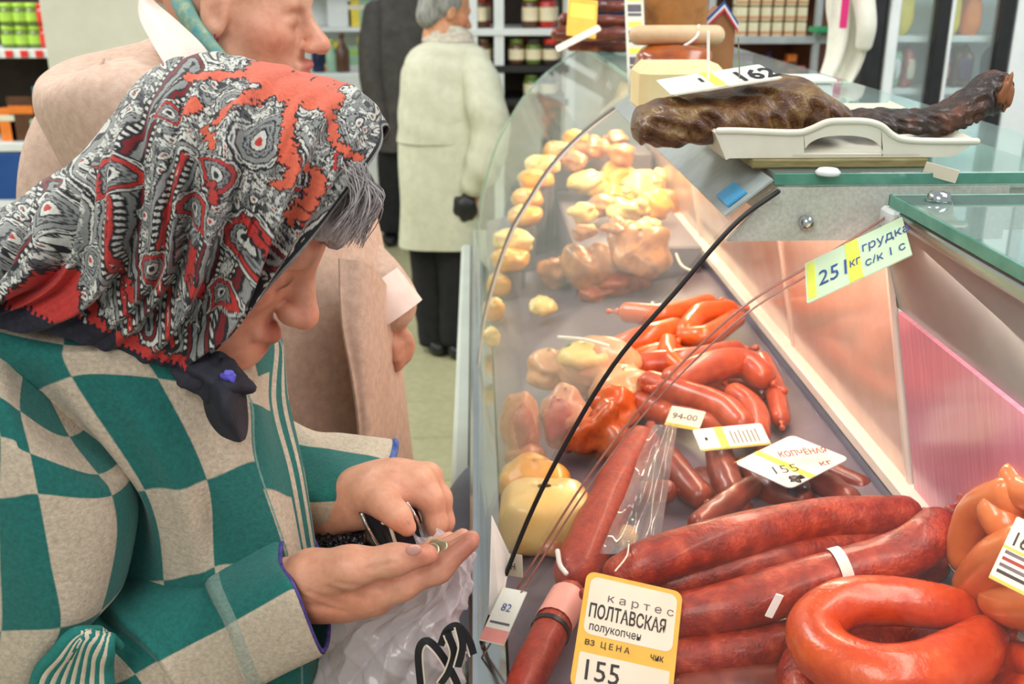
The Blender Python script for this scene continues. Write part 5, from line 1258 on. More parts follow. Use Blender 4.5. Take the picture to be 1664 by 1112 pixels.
sl_far, Gf = sleeve('far_sleeve', [
 [(430, 700, 1.0), (440, 800, .94), (450, 900, .97)],
 [(492, 726, .98), (500, 812, .915), (505, 890, .95)],
 [(545, 734, .975), (548, 812, .908), (548, 888, .945)],
 [(604, 741, .965), (584, 806, .903), (575, 872, .94)],
 [(636, 748, .965), (592, 802, .905), (580, 862, .94)]], .075, [0, 1, 2, 3, 4], lambda u, v: u < 1.05, seed=7, amp=.0012)
Lr = Gf[-1][::8]; Lr = Lr.mean(0)+(Lr-Lr.mean(0))*.98; V, F = tubeVF(Lr, .0036, closed=True, n=80, seg=8); mesh('cuff_lining', V, F, mk('blue_knit', C(40, 62, 130), C(96, 120, 180), 140, .9, .4, 260), sl_far)
# striped hem bunched at the elbow
for nm, par, mt in (('striped_hem', 0, mk('teal_rib', C(24, 112, 104), C(36, 124, 114), 120, .95, .4, 300)), ('hem_stripe', 1, mk('cream_rib', C(206, 190, 166), C(222, 206, 184), 120, .95, .4, 300))):
    sm = MB()
    for k in range(par, 15, 2):
        q = k/14; Yk = .722+.014*q
        pts = [(52+128*q, 1180, Yk), (62+112*q, 1100+8*math.sin(5*q), Yk), (92+84*q, 1052+10*math.sin(7*q+1), Yk-.008), (120+58*q, 1030+8*q, Yk-.004), (160+34*q, 1024+26*q, Yk+.012)]
        V, F = tubeVF([at(x, y, Y=Y) for x, y, Y in pts], [.0062, .0058, .0055, .005, .004], n=24, seg=10); sm.add(V, F)
    sm.build(nm, mt, wm, True)
# skirt and boots below the frame
M_skirt = mk('dark_skirt', C(40, 42, 52), C(56, 58, 66), 20, .9)
Gk = np.array([[(-.36+(.16+.04*k)*math.cos(a), .93+(.13+.03*k)*math.sin(a), .74-.2*k) for a in np.linspace(0, 2*PI, 40, endpoint=False)] for k in range(3)])
mesh('skirt', Gk.reshape(-1, 3), ringF(3, 40), M_skirt, wm)
for y in (.87, 1.0):
    b = MB(); V, F = tubeVF([(-.36, y, .36), (-.36, y, .06)], .05, seg=14); b.add(V, F); V, F = blob((-.30, y, .045), (.12, .045, .045), amp=.02, power=.8); b.add(V, F); b.build('boot', M_black, wm, True)
# jacket hips
Gk = np.array([[(-.35+(.17)*math.cos(a), .925+.125*math.sin(a), z) for a in np.linspace(0, 2*PI, 40, endpoint=False)] for z in (.93, .85, .70)])
mesh('jacket_hem', Gk.reshape(-1, 3), ringF(3, 40), mk('teal_fleece', C(24, 112, 104), C(30, 122, 112), 60, .95), wm)
# ================================================================ PAISLEY HEADSCARF
# rows from the face opening backwards; columns: hem, lower side, mid side, upper side, crown
SG = [
 [(322, 600, .815), (384, 538, .812), (460, 441, .806), (545, 338, .815), (616, 246, .838), (622, 206, .89)],
 [(306, 606, .800), (372, 510, .787), (432, 385, .784), (508, 268, .796), (560, 182, .832), (575, 158, .89)],
 [(280, 602, .795), (336, 480, .778), (382, 350, .774), (420, 228, .786), (450, 140, .828), (462, 106, .89)],
 [(240, 588, .790), (290, 470, .774), (306, 340, .770), (316, 220, .784), (328, 130, .826), (345, 89, .89)],
 [(180, 570, .785), (228, 466, .772), (232, 350, .770), (226, 240, .786), (224, 165, .828), (236, 128, .89)],
 [(110, 552, .778), (150, 470, .768), (150, 385, .772), (142, 305, .792), (140, 258, .835), (146, 228, .89)],
 [(10, 534, .775), (50, 476, .768), (54, 415, .776), (50, 365, .800), (48, 335, .842), (50, 314, .89)],
 [(-90, 536, .775), (-60, 490, .770), (-55, 450, .782), (-55, 420, .81), (-55, 405, .85), (-55, 392, .89)],
 [(-150, 600, .79), (-130, 560, .79), (-125, 530, .80), (-122, 510, .82), (-120, 500, .855), (-118, 494, .89)]]
A3 = np.array([[at(x, y, Y=Y) for x, y, Y in r] for r in SG]); A2 = np.array([[(x, y) for x, y, _ in r] for r in SG], float)
Mi = A3[:, -2::-1].copy(); Mi[..., 1] = 2*YM-Mi[..., 1]; A3 = np.concatenate([A3, Mi], 1); A2 = np.concatenate([A2, A2[:, -2::-1]], 1)
nv_, nu_ = 560, 620
def interp(A): return np.stack([cr(q, nu_) for q in cr(A, nv_)])
G = interp(A3); Cx = interp(A2)
uu = np.linspace(0, 10, nu_)[None]*np.ones((nv_, 1)); vv = np.linspace(0, 8, nv_)[:, None]*np.ones((1, nu_))
um = np.minimum(uu, 10-uu)
du = np.gradient(G, axis=1); dv = np.gradient(G, axis=0); N = norm(np.cross(du, dv))
if (N[nv_//2, nu_//4]@np.array([0, -1., 0])) < 0: N = -N
g = np.random.RandomState(4)
amp = np.clip((4.3-um)/2.2, .08, 1)*np.clip(um/.8, .25, 1)*np.clip((vv+.1)/1.0, .25, 1)
ph = vv*(1+.10*(um-2))+.30*np.sin(1.1*um+.5)
d = .0052*np.sin(5.3*ph+.8)+.0036*np.sin(9.1*ph+1.9+.5*um)+.0024*np.sin(15*ph+.7*um)
d = -np.abs(d)**.85*np.sign(-d)*.9
d += -.010*np.exp(-((ph-3.25)/.16)**2)*np.exp(-((um-1.8)/1.3)**2)+.009*np.exp(-((ph-2.9)/.2)**2)*np.exp(-((um-1.6)/1.2)**2)-.008*np.exp(-((ph-2.15)/.12)**2)*np.exp(-((um-1.3)/1.0)**2)
d += -.006*np.exp(-((ph-4.2+.1*um)/.14)**2)*np.exp(-((um-2.6)/1.4)**2)
G = G+N*(d*amp)[..., None]
G = G+np.array([0, 0, .004])*np.exp(-((um-5)/1.2)**2)[..., None]*np.sin(2.2*vv)[..., None]
# ---- pattern chart (cloth coordinates, ~1 unit = half a millimetre)
X, Y_ = Cx[..., 0], Cx[..., 1]
def cells(X, Y, s, seed):
    g = np.random.RandomState(seed); n = 512
    JX, JY, ID = g.rand(n, n), g.rand(n, n), g.rand(n, n)
    gx, gy = X/s, Y/s; ix, iy = np.floor(gx).astype(int), np.floor(gy).astype(int)
    f1 = np.full(X.shape, 9.); f2 = f1.copy(); idd = np.zeros(X.shape)
    for a in (-1, 0, 1):
        for b in (-1, 0, 1):
            cx, cy = ix+a, iy+b; dd = np.hypot(cx+JX[cx % n, cy % n]-gx, cy+JY[cx % n, cy % n]-gy)
            m = dd < f1; f2 = np.where(m, f1, np.minimum(f2, dd)); idd = np.where(m, ID[cx % n, cy % n], idd); f1 = np.where(m, dd, f1)
    return f1, f2, idd
def sn(X, Y, seed, s):
    g = np.random.RandomState(seed); r = 0
    for k in range(6): a = g.rand()*6.3; w = (1+.35*k)/s; r = r+np.sin((X*math.cos(a)+Y*math.sin(a))*w*6.28+g.rand()*6.3)/(1+.25*k)
    return r/2.2
BLK, WHT, GRY, DGR, RED, DRD, COR, NAV = [np.array(C(*c)[:3]) for c in ((36, 34, 38), (212, 212, 202), (146, 148, 144), (84, 84, 88), (190, 54, 48), (122, 30, 34), (224, 104, 76), (30, 30, 44))]
wx, wy = X+9*sn(X, Y_, 1, 90), Y_+9*sn(X, Y_, 2, 90)
f1, f2, idd = cells(wx, wy, 6.6, 3)
col = np.where((idd < .42)[..., None], WHT, np.where((idd < .88)[..., None], GRY, DGR))
col = np.where(((f2-f1) < .085)[..., None], BLK, col); col = np.where(((f1 < .17) & (idd > .5))[..., None], BLK, col)
g1, g2, gid = cells(wx+300, wy+80, 17, 8)
flower = (gid < .30)
col = np.where((flower & (g1 < .40))[..., None], WHT, col); col = np.where((flower & (abs(g1-.40) < .06))[..., None], BLK, col); col = np.where((flower & (g1 < .15))[..., None], BLK, col); col = np.where((flower & (g1 < .08))[..., None], COR, col)
def segd(P, X=X, Y=Y_):
    best = np.full(X.shape, 1e9); arc = np.zeros(X.shape); L0 = 0
    for (a, b) in zip(P[:-1], P[1:]):
        a = np.array(a, float); b = np.array(b, float); ab = b-a; t = np.clip(((X-a[0])*ab[0]+(Y-a[1])*ab[1])/(ab@ab), 0, 1)
        dd = np.hypot(X-a[0]-t*ab[0], Y-a[1]-t*ab[1]); m = dd < best; best = np.where(m, dd, best); l = math.hypot(*ab); arc = np.where(m, L0+t*l, arc); L0 += l
    return best, arc
def spl(P, n=30): return cr(np.array(P, float), n)
def band(P, styles, wob=2.0):
    global col
    dd, arc = segd(spl(P)); dd = dd+wob*np.sin(arc*.11)*.5+1.2*sn(X, Y_, 9, 30)
    lo = 0
    for (w, c) in styles:
        m = (dd >= lo) & (dd < lo+w)
        if c is None: pass
        elif isinstance(c, tuple): col = np.where(m[..., None], np.where((np.floor(arc/c[2]) % 2 == 0)[..., None], c[0], c[1]), col)
        else: col = np.where(m[..., None], c, col)
        lo += w
# flowing borders along the folds
DOT = (WHT, BLK, 5)
st1 = [(4, RED), (2, BLK), (6, DOT), (1.5, BLK), (5, GRY), (2, BLK)]
st2 = [(3, BLK), (6, GRY), (2, BLK), (4, DRD), (2, BLK), (5, DOT), (1.5, BLK)]
st3 = [(4, BLK), (4, WHT), (2, BLK), (5, GRY)]
for P, st in [([(318, 108), (246, 190), (205, 290), (205, 420), (240, 540)], st2), ([(300, 250), (275, 330), (262, 430), (280, 560)], st1), ([(175, 190), (110, 270), (150, 330), (140, 430)], st3), ([(470, 430), (420, 470), (380, 560)], st3), ([(445, 420), (400, 450), (345, 580)], st2), ([(160, 280), (190, 330), (185, 420), (215, 530)], st1), ([(350, 380), (330, 470), (318, 590)], st2), ([(560, 330), (500, 380), (470, 430), (420, 530)], st3), ([(90, 300), (60, 380), (30, 420)], st2), ([(-40, 370), (20, 400), (100, 330)], st1), ([(480, 230), (500, 300), (470, 350)], st3)]: band(P, st)
# paisley drops
def paisley(x, y, r, ang, flip=1, red=True):
    global col
    a = math.radians(ang); dx, dy = X-x, Y_-y; lx = (dx*math.cos(a)+dy*math.sin(a))/r; ly = flip*(-dx*math.sin(a)+dy*math.cos(a))/r
    ly = ly-.28*np.maximum(lx, 0)**2
    w = np.where(lx > 0, np.clip(1-.52*lx, .12, 1), 1.0)
    q = np.hypot(np.where(lx > 0, lx/1.75, lx), ly/w); th = np.arctan2(ly, lx)
    q = q*(1+.03*np.sin(10*th))
    dots = (np.sin(th*9)*np.sin(q*38+1)) > -.15
    for lo, hi, c in [(1.02, 1.10, BLK), (.84, 1.02, 'd'), (.79, .84, BLK), (.60, .79, RED if red else GRY), (.55, .60, BLK), (.34, .55, 'g'), (.29, .34, BLK), (.14, .29, WHT), (0, .14, RED if not red else BLK)]:
        m = (q >= lo) & (q < hi)
        if isinstance(c, str): cc = np.where(dots[..., None], WHT if c == 'd' else GRY, DGR)
        else: cc = c
        col = np.where(m[..., None], cc, col)
for p in [(398, 388, 42, 60, 1, True), (345, 352, 20, 0, 1, False), (312, 340, 30, 80, -1, True), (420, 230, 44, -70, 1, False), (356, 285, 34, -120, -1, True), (278, 188, 20, 150, 1, True), (488, 330, 24, 110, -1, True), (190, 285, 34, 100, 1, True), (90, 345, 34, 130, -1, False), (545, 215, 26, 40, 1, False), (375, 170, 26, 20, -1, False), (250, 430, 26, 70, 1, True), (305, 500, 22, 90, -1, False), (20, 385, 26, 150, 1, False), (360, 480, 24, 100, 1, True), (230, 350, 22, 80, -1, False), (150, 420, 24, 60, 1, False), (470, 260, 18, 200, 1, True), (555, 260, 16, 120, 1, True)]: paisley(*p)
# plain red fields with scalloped outlines
def redfield(dist, colr=RED, out=5):
    global col
    dist = dist+4.5*sn(X, Y_, 21, 26)+2.5*sn(X, Y_, 22, 11)
    col = np.where(((dist > 0) & (dist < out))[..., None], BLK, col); col = np.where((dist <= 0)[..., None], colr, col)
CORAL = [([(425, 112), (480, 138), (530, 160)], 27), ([(480, 150), (470, 185), (466, 260)], 11), ([(500, 155), (535, 190), (548, 225)], 8), ([(450, 135), (400, 165), (350, 195)], 7), ([(440, 118), (380, 118), (310, 128)], 6), ([(330, 205), (345, 235)], 6), ([(548, 230), (560, 250), (580, 255)], 6), ([(505, 275), (520, 290), (500, 330), (478, 360)], 7), ([(462, 250), (475, 275), (450, 300)], 6), ([(300, 180), (320, 170)], 8)]
redfield(np.minimum.reduce([segd(spl(P, 12))[0]-w for P, w in CORAL]), COR, 3.5)
for P, w in [([(160, 280), (165, 310)], 6), ([(310, 410), (308, 450)], 9), ([(345, 300), (352, 320)], 8), ([(205, 465), (212, 478)], 7), ([(400, 360), (425, 400), (430, 430)], 7), ([(318, 455), (325, 480)], 9)]:
    dd, _ = segd(np.array(P)); redfield(dd-w, RED, 3.5)
dd, _ = segd(spl([(-140, 560), (20, 500), (80, 470), (112, 450), (135, 500), (200, 560), (262, 588), (330, 604)], 40))
redfield(np.minimum(np.where(X < 128, 430+.16*np.maximum(60-X, 0)-Y_+abs(X-95)*.55, 900), dd-np.where(X > 190, 15, 8)), RED, 5)
hemd, arc = segd(spl([(-150, 600), (-90, 536), (10, 534), (110, 552), (180, 570), (240, 588), (288, 602), (322, 606), (352, 604)], 60))
hw = np.where(X < 190, 32, 9)+2.5*np.sign(np.sin(arc*.6))
col = np.where((hemd < hw)[..., None], NAV*(.7+.6*(cells(X, Y_, 5, 5)[2])[..., None]), col)
rimd = vv*60
col = np.where(((rimd > 3) & (rimd < 7))[..., None], BLK, col); col = np.where((rimd < 3)[..., None], GRY, col)
M_scarf = mk('scarf_cloth', C(225, 225, 225), C(255, 255, 255), 300, .72, .22, 500, .001, attr='Col', spec=.35, sheen=.1)
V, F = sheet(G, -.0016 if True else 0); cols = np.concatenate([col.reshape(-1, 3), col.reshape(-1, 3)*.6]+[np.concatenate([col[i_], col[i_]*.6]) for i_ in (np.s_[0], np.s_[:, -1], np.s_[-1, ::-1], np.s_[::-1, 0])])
mesh('headscarf', V, F, M_scarf, wm, cols=cols)
# knot and tails under the chin
M_navy2 = mk('navy_cloth', C(24, 24, 34), C(38, 38, 50), 60, .8, .4, 260)
b = MB()
V, F = blob(J(352, 612, .80), (.026, .022, .017), ry(.35), amp=.12, seed=2); b.add(V, F)
V, F = blob(J(318, 614, .80), (.020, .014, .010), ry(.3), amp=.08, seed=12); b.add(V, F)
def tail(rows, Y): return sheet(np.stack([cr(np.array([at(x, y, Y=Yy) for x, y, Yy in r]), 14) for r in cr(np.array(rows, float), 26)]), .004)
V, F = tail([[(326, 604, .80), (346, 608, .785), (368, 606, .80)], [(328, 640, .798), (360, 640, .765), (396, 628, .80)], [(336, 678, .795), (368, 674, .76), (403, 668, .80)], [(356, 706, .79), (382, 704, .768), (403, 698, .795)], [(380, 718, .785), (390, 719, .775), (399, 714, .787)]], 0); b.add(V, F)
kn_ = b.build('scarf_knot', M_navy2, wm, True)
V, F = blob(J(371, 612, .782), (.006, .003, .005), amp=.2, seed=4); mesh('blue_print', V, F, flat('violet_print', (90, 84, 190)), kn_)
# ================================================================ OTHER SHOPPERS
def cloth(name, rows, m, parent, nr=90, nc=140, amp=.004, seed=1, fu=3, fv=2):
    """rows: (z, cx, cy, rx, ry[, turn]) elliptic sections of a garment, top to bottom"""
    P = []
    for r in rows:
        z, cx, cy, a, b = r[:5]; tn = r[5] if len(r) > 5 else 0
        th = np.linspace(0, 2*PI, 28, endpoint=False); q = np.stack([np.sign(np.cos(th))*abs(np.cos(th))**.85*a, np.sign(np.sin(th))*abs(np.sin(th))**.85*b], -1)
        c, s = math.cos(tn), math.sin(tn); P.append(np.stack([cx+q[:, 0]*c-q[:, 1]*s, cy+q[:, 0]*s+q[:, 1]*c, np.full(28, z)], -1))
    G = cr(np.array(P), nr); G = np.stack([crper(g, nc) for g in G]); G, _ = fabric_bump(G, amp, seed, fu, fv)
    return mesh(name, G.reshape(-1, 3), ringF(nr, nc), m, parent), G
def zat(y, Y): return at(800, y, Y=Y)[2]
def xat(x, y, Y): return at(x, y, Y=Y)[0]
# ---- woman in the pink coat
M_coat = mk('pink_coat', C(194, 164, 144), C(214, 184, 164), 90, .9, .4, 420, .0015)
M_collar = mk('pale_collar', C(232, 208, 196), C(240, 220, 208), 40, .8, .15, 240)
pw = thing('person', 'person in a pale pink coat and turquoise neck scarf looking down to the right', 'person', (-.33, 1.42, 0))
YP = 1.42
S = SDF(); pc = at(538-152, 45-38+6, Y=YP)
Mp = head_prims(S, pc, [.985, -.10, -.13], [.13, 0, .99], .97, chin=(.070, -.105), neck=(-.335, 1.43, 1.36))
S.cap((-.335, 1.43, 1.36), (-.34, 1.44, 1.25), .056, .09, k=.04); S.cap((-.34, 1.44, 1.25), (-.34, 1.44, 1.0), .095, .10, k=.05)
S.cap((-.34, 1.44, 1.33), (-.46, 1.37, 1.34), .05, .045, k=.04); S.cap((-.34, 1.44, 1.33), (-.32, 1.60, 1.30), .05, .045, k=.04)
S.cap((-.46, 1.37, 1.34), (-.51, 1.31, 1.08), .042, .036, k=.03); S.cap((-.51, 1.31, 1.08), (-.38, 1.22, .88), .034, .026, k=.03)
# far arm comes round the front, hand below the cuff
S.cap((-.32, 1.60, 1.30), (-.24, 1.60, 1.06), .042, .036, k=.03); hw_ = at(632, 520, Y=1.40); S.cap((-.24, 1.60, 1.06), hw_, .034, .026, k=.03)
for k, (dx, dz) in enumerate([(.006, -.012), (.010, -.022), (.010, -.032), (.006, -.042)]):
    S.chain([hw_+np.array([.0, 0, -.012-.008*k]), hw_+np.array([.016+dx, -.006, dz-.01]), hw_+np.array([.008+dx*.5, -.02, dz-.022])], [.010, .0085, .007], k=.006)
S.chain([hw_+np.array([-.006, -.01, -.006]), hw_+np.array([.004, -.024, -.03]), hw_+np.array([.008, -.026, -.048])], [.011, .009, .007], k=.007)
V, Q = S.mesh(.0038, 1)
pb_ = mesh('body', V, Q, M_skin, pw, cols=paintcol(V, (226, 170, 142), face_spots(Mp, .97, (204, 88, 92))+[(hw_, .06, (140, 80, 60), .6)]))  # brown spot at the far hand: the cuff's shade put into the skin colour
V, F = blob(Mp(.001, -.088, -.036), (.004, .003, .006), amp=.1, seed=2); mesh('earring', V, F, flat('garnet', (110, 26, 24), .2), pb_)
# short brown hair cap over the skull
M_bhair = mk('brown_hair', C(110, 78, 56), C(146, 110, 80), 90, .55, .5, 200, stretch=(1, 1, .2))
S = SDF(); f_ = norm(np.array([.985, -.10, -.13])); t_ = norm(np.array([.13, 0, .99])); sd_ = np.cross(t_, f_); Rp = np.stack([f_, sd_, t_], 1)
S.ell(Mp(-.022, 0, .062), (.092, .082, .078), Rp)
V, Q = S.mesh(.005, 1); mesh('hair', V, Q, M_bhair, pw)
rows = [(zat(70, 1.4), -.365, 1.43, .058, .075), (zat(86, 1.4), -.372, 1.43, .08, .10), (zat(96, 1.4), -.385, 1.43, .105, .135), (zat(110, 1.4), -.402, 1.43, .14, .18), (zat(142, 1.4), -.408, 1.43, .152, .20), (zat(210, 1.4), -.39, 1.43, .165, .20), (zat(330, 1.4), -.345, 1.43, .19, .19), (zat(450, 1.4), -.325, 1.42, .20, .18), (zat(600, 1.4), -.315, 1.42, .205, .19), (zat(760, 1.4), -.31, 1.42, .21, .20), (.66, -.31, 1.42, .225, .21), (.40, -.31, 1.42, .23, .21)]
cloth('coat', rows, M_coat, pw, amp=.005, seed=3)
# near sleeve, set into the shoulder
W = [(-.44, 1.38, 1.385), (-.475, 1.355, 1.37), (-.505, 1.335, 1.30), (-.52, 1.325, 1.19), (-.515, 1.30, 1.06), (-.48, 1.25, .95), (-.38, 1.22, .87)]
V, F = tubeVF(W, [.05, .062, .066, .066, .064, .058, .05], n=80, seg=60, jitter=.05, jscale=3, seed=4); mesh('sleeve', V, F, M_coat, pw)
for (a0, b0, c0_) in (((.0, 1), (.3, 1), (.5, 1)),):
    V, F = tubeVF([at(168, 96, Y=1.272), at(160, 116, Y=1.262), at(158, 170, Y=1.25), at(170, 240, Y=1.25)], .0022, n=30, seg=6); mesh('armhole_seam', V, F, M_coat, pw)
# far sleeve ends in a turned pale cuff
a, b = at(560, 430, Y=1.47), at(622, 492, Y=1.40)
V, F = tubeVF([(-.24, 1.60, 1.16), (-.22, 1.56, 1.10), a, b], [.06, .06, .058, .05], n=30, seg=30, jitter=.02, seed=6); mesh('sleeve', V, F, M_coat, pw)
c0, c1 = at(600, 466, Y=1.395), at(638, 520, Y=1.385)
V, F = tubeVF([c0, (c0+c1)/2, c1], [.047, .049, .050], n=10, seg=30, cap='flat'); mesh('cuff', V, F[:-2], M_collar, pw)
# coat front edge
Gp = np.array([[at(x, y, Y=Yy) for x, y, Yy in r] for r in ([(552, 420, 1.235), (600, 430, 1.26), (634, 470, 1.38)], [(556, 520, 1.215), (600, 540, 1.24), (640, 560, 1.38)], [(574, 620, 1.21), (605, 640, 1.235), (641, 650, 1.38)], [(584, 700, 1.21), (610, 720, 1.235), (641, 740, 1.38)], [(590, 840, 1.21), (615, 840, 1.235), (641, 860, 1.38)])])
Gp = np.stack([cr(q, 20) for q in cr(Gp, 50)]); V, F = sheet(Gp, .004); mesh('coat_front', V, F, M_coat, pw)
# collar and neck scarf
def coll(pts_in, pts_out, th=.004, n=40):
    a = cr(np.array(pts_in), n); b = cr(np.array(pts_out), n); m_ = (a+b)/2+np.array([0, -.006, .006])
    G = np.stack([a, m_, b]); G = cr(G, 10); return sheet(G, th)
ci_ = [at(240, -30, Y=1.46), at(248, -2, Y=1.39), at(284, 30, Y=1.335), at(330, 74, Y=1.30), at(360, 120, Y=1.295)]
co_ = [at(226, -10, Y=1.43), at(226, 26, Y=1.345), at(246, 68, Y=1.275), at(276, 116, Y=1.235), at(306, 156, Y=1.225)]
V, F = coll(ci_, co_); mesh('collar', V, F, M_collar, pw)
V, F = coll([p+np.array([0, 2*(1.43-p[1]), 0]) for p in ci_], [p+np.array([0, 2*(1.43-p[1]), 0]) for p in co_]); mesh('collar', V, F, M_collar, pw)
M_turq = mk('turquoise_scarf', C(30, 150, 178), C(120, 160, 140), 70, .6, .2, 200, c3=C(178, 190, 160))
s1 = [at(284, -40, Y=1.43), at(294, 0, Y=1.37), at(314, 42, Y=1.345), at(344, 84, Y=1.335), at(384, 122, Y=1.34)]
V, F = tubeVF(s1, [.016, .0165, .0165, .016, .013], n=40, seg=16, jitter=.06, seed=5, squash=.7); mesh('neck_scarf', V, F, M_turq, pw)
V, F = tubeVF([p+np.array([0.01, 2*(1.43-p[1]), 0]) for p in s1], [.016]*5, n=40, seg=16, jitter=.06, seed=6); mesh('neck_scarf', V, F, M_turq, pw)
for y in (1.36, 1.50):
    b_ = MB(); V, F = tubeVF([(-.33, y, .45), (-.33, y, .07)], [.055, .045], seg=14); b_.add(V, F); V, F = blob((-.28, y, .045), (.12, .045, .045), amp=.02, power=.8); b_.add(V, F); b_.build('boot', M_black, pw, True)

# ---- man in the pale coat, seen from behind
YB_ = 4.22
M_beige = mk('pale_coat', C(196, 196, 172), C(208, 208, 184), 30, .85, .2, 200)
mn = thing('person', 'grey-haired person in a pale stone coat and black trousers at the counter', 'person', (xat(720, 500, YB_), YB_, 0))
cx = lambda x, y: xat(x, y, YB_); sc = lambda px: px/402.0
S = SDF(); mc = at(724, 16, Y=YB_)
Mm = head_prims(S, mc, [.86, .42, -.28], [.30, .1, .95], .98, neck=(cx(716, 70), YB_, zat(70, YB_)))
S.cap((cx(716, 70), YB_, zat(70, YB_)), (cx(722, 150), YB_, zat(150, YB_)), .06, .10, k=.05); S.cap((cx(722, 150), YB_, zat(150, YB_)), (cx(722, 300), YB_, zat(300, YB_)), .10, .11, k=.05)
hd = at(768, 322, Y=YB_-.10)
S.cap((cx(770, 130), YB_-.04, zat(130, YB_)), at(776, 235, Y=YB_-.08), .045, .035, k=.03); S.cap(at(776, 235, Y=YB_-.08), hd, .032, .026, k=.03)
for k in range(4): S.chain([hd+np.array([.004, -.012+.012*k, -.02]), hd+np.array([.012, -.014+.013*k, -.06]), hd+np.array([-.01, -.014+.013*k, -.085])], [.013, .011, .009], k=.007)
S.chain([hd+np.array([-.008, -.016, -.015]), hd+np.array([-.02, -.03, -.045]), hd+np.array([-.022, -.03, -.065])], [.013, .011, .009], k=.007)
V, Q = S.mesh(.006, 1); mesh('body', V, Q, M_skin, mn, cols=paintcol(V, (208, 150, 112), face_spots(Mm, .98)))
f_ = norm(np.array([.86, .42, -.28])); t_ = norm(np.array([.30, .1, .95])-f_*(np.array([.30, .1, .95])@f_)); Rm = np.stack([f_, np.cross(t_, f_), t_], 1)
S = SDF(); S.ell(Mm(-.024, 0, .032), (.092, .083, .088), Rm); S.ell(Mm(-.065, 0, -.04), (.045, .058, .05), Rm, k=.03); V, Q = S.mesh(.008, 1)
mesh('hair', V, Q, mk('silver_hair', C(108, 108, 104), C(158, 158, 150), 70, .6, .5, 160, stretch=(1, 1, .3)), mn)
def crow(y, xl, xr, d): return (zat(y, YB_), (cx(xl, y)+cx(xr, y))/2, YB_, (cx(xr, y)-cx(xl, y))/2, d)
cloth('coat', [crow(44, 704, 748, .06), crow(64, 690, 764, .09), crow(84, 668, 786, .12), crow(115, 656, 794, .14), crow(180, 651, 796, .15), crow(260, 650, 790, .15), crow(330, 651, 784, .15), crow(394, 653, 778, .155)], M_beige, mn, amp=.006, seed=9)
V, F = tubeVF([at(768, 100, Y=YB_-.06), at(786, 150, Y=YB_-.12), at(796, 215, Y=YB_-.14), at(786, 265, Y=YB_-.15), at(770, 300, Y=YB_-.13)], [.065, .078, .078, .072, .055], n=40, seg=28, jitter=.06, jscale=6, seed=3); mesh('sleeve', V, F, M_beige, mn)
cloth('back_yoke', [crow(86, 667, 788, .123), crow(116, 653, 793, .146), crow(180, 648, 790, .157), crow(226, 647, 780, .158)], M_beige, mn, nr=40, amp=.003, seed=9)
cloth('collar', [crow(40, 700, 752, .065), crow(52, 692, 764, .075), crow(66, 686, 772, .092)], mk('stone_collar', C(178, 168, 150), C(206, 198, 180), 60, .85), mn, nr=20, amp=.002, seed=2)
M_trs = mk('black_trousers', C(18, 18, 20), C(30, 30, 32), 20, .9)
for xa, xb, dy in ((696, 706, .02), (738, 738, -.03)):
    V, F = tubeVF([at(xa, 380, Y=YB_+dy), at(xa+2, 470, Y=YB_+dy), at(xb, 556, Y=YB_+dy)], [.085, .072, .066], n=30, seg=20, jitter=.03, seed=xa, cap='flat'); mesh('trouser_leg', V, F, M_trs, mn)
    p = at(xb, 566, Y=YB_+dy); V, F = blob((p[0]+.02, YB_+dy+.03, .036), (.055, .12, .04), amp=.02, power=.8); mesh('shoe', V, F, M_black, mn)
V, F = blob(hd+np.array([-.03, -.01, -.03]), (.045, .05, .07), amp=.08, seed=9, power=.8); mesh('black_purse', V, F, M_black, label='small black purse held by the person in the stone coat', cat='purse')

# ---- dark-jacketed shopper farther back
YD = 6.1
M_djack = mk('dark_jacket', C(64, 62, 60), C(84, 80, 76), 16, .8, .2, 120)
dm = thing('person', 'person in a dark grey jacket standing by the yellow-goods shelf', 'person', (xat(650, 380, YD), YD, 0))
dx_ = lambda x, y: xat(x, y, YD)
S = SDF(); dc_ = at(662, -62, Y=YD); Md = head_prims(S, dc_, [.5, .85, -.15], [.1, .1, .98], 1.0, neck=(dx_(656, -15), YD, zat(-15, YD)))
S.cap((dx_(656, -15), YD, zat(-15, YD)), (dx_(655, 120), YD, zat(120, YD)), .06, .12, k=.05)
p_ = at(697, 225, Y=YD-.05); S.cap((dx_(690, 40), YD, zat(40, YD)), p_, .045, .03, k=.03)
for k in range(4): S.chain([p_+np.array([0, -.02+.013*k, -.01]), p_+np.array([.006, -.02+.013*k, -.06]), p_+np.array([-.006, -.02+.013*k, -.10])], [.013, .011, .009], k=.008)
S.chain([p_+np.array([-.01, -.025, 0]), p_+np.array([-.02, -.04, -.05])], [.013, .01], k=.008)
V, Q = S.mesh(.008, 1); mesh('body', V, Q, M_skin, dm, cols=paintcol(V, (206, 150, 118), face_spots(Md, 1)))
S = SDF(); S.ell(Md(-.02, 0, .04), (.096, .083, .088)); V, Q = S.mesh(.01, 1); mesh('hair', V, Q, M_bhair, dm)
def drow(y, xl, xr, d): return (zat(y, YD), (dx_(xl, y)+dx_(xr, y))/2, YD, (dx_(xr, y)-dx_(xl, y))/2, d)
cloth('jacket', [drow(-24, 640, 676, .07), drow(-8, 618, 690, .12), drow(12, 606, 700, .15), drow(60, 600, 706, .17), drow(130, 601, 702, .17), drow(190, 608, 700, .16), drow(240, 614, 696, .16)], M_djack, dm, amp=.008, seed=5)
V, F = tubeVF([at(612, 20, Y=YD-.08), at(604, 90, Y=YD-.12), at(610, 160, Y=YD-.13), at(622, 215, Y=YD-.12)], [.07, .075, .068, .06], n=30, seg=22, jitter=.05, seed=8); mesh('sleeve', V, F, M_djack, dm)
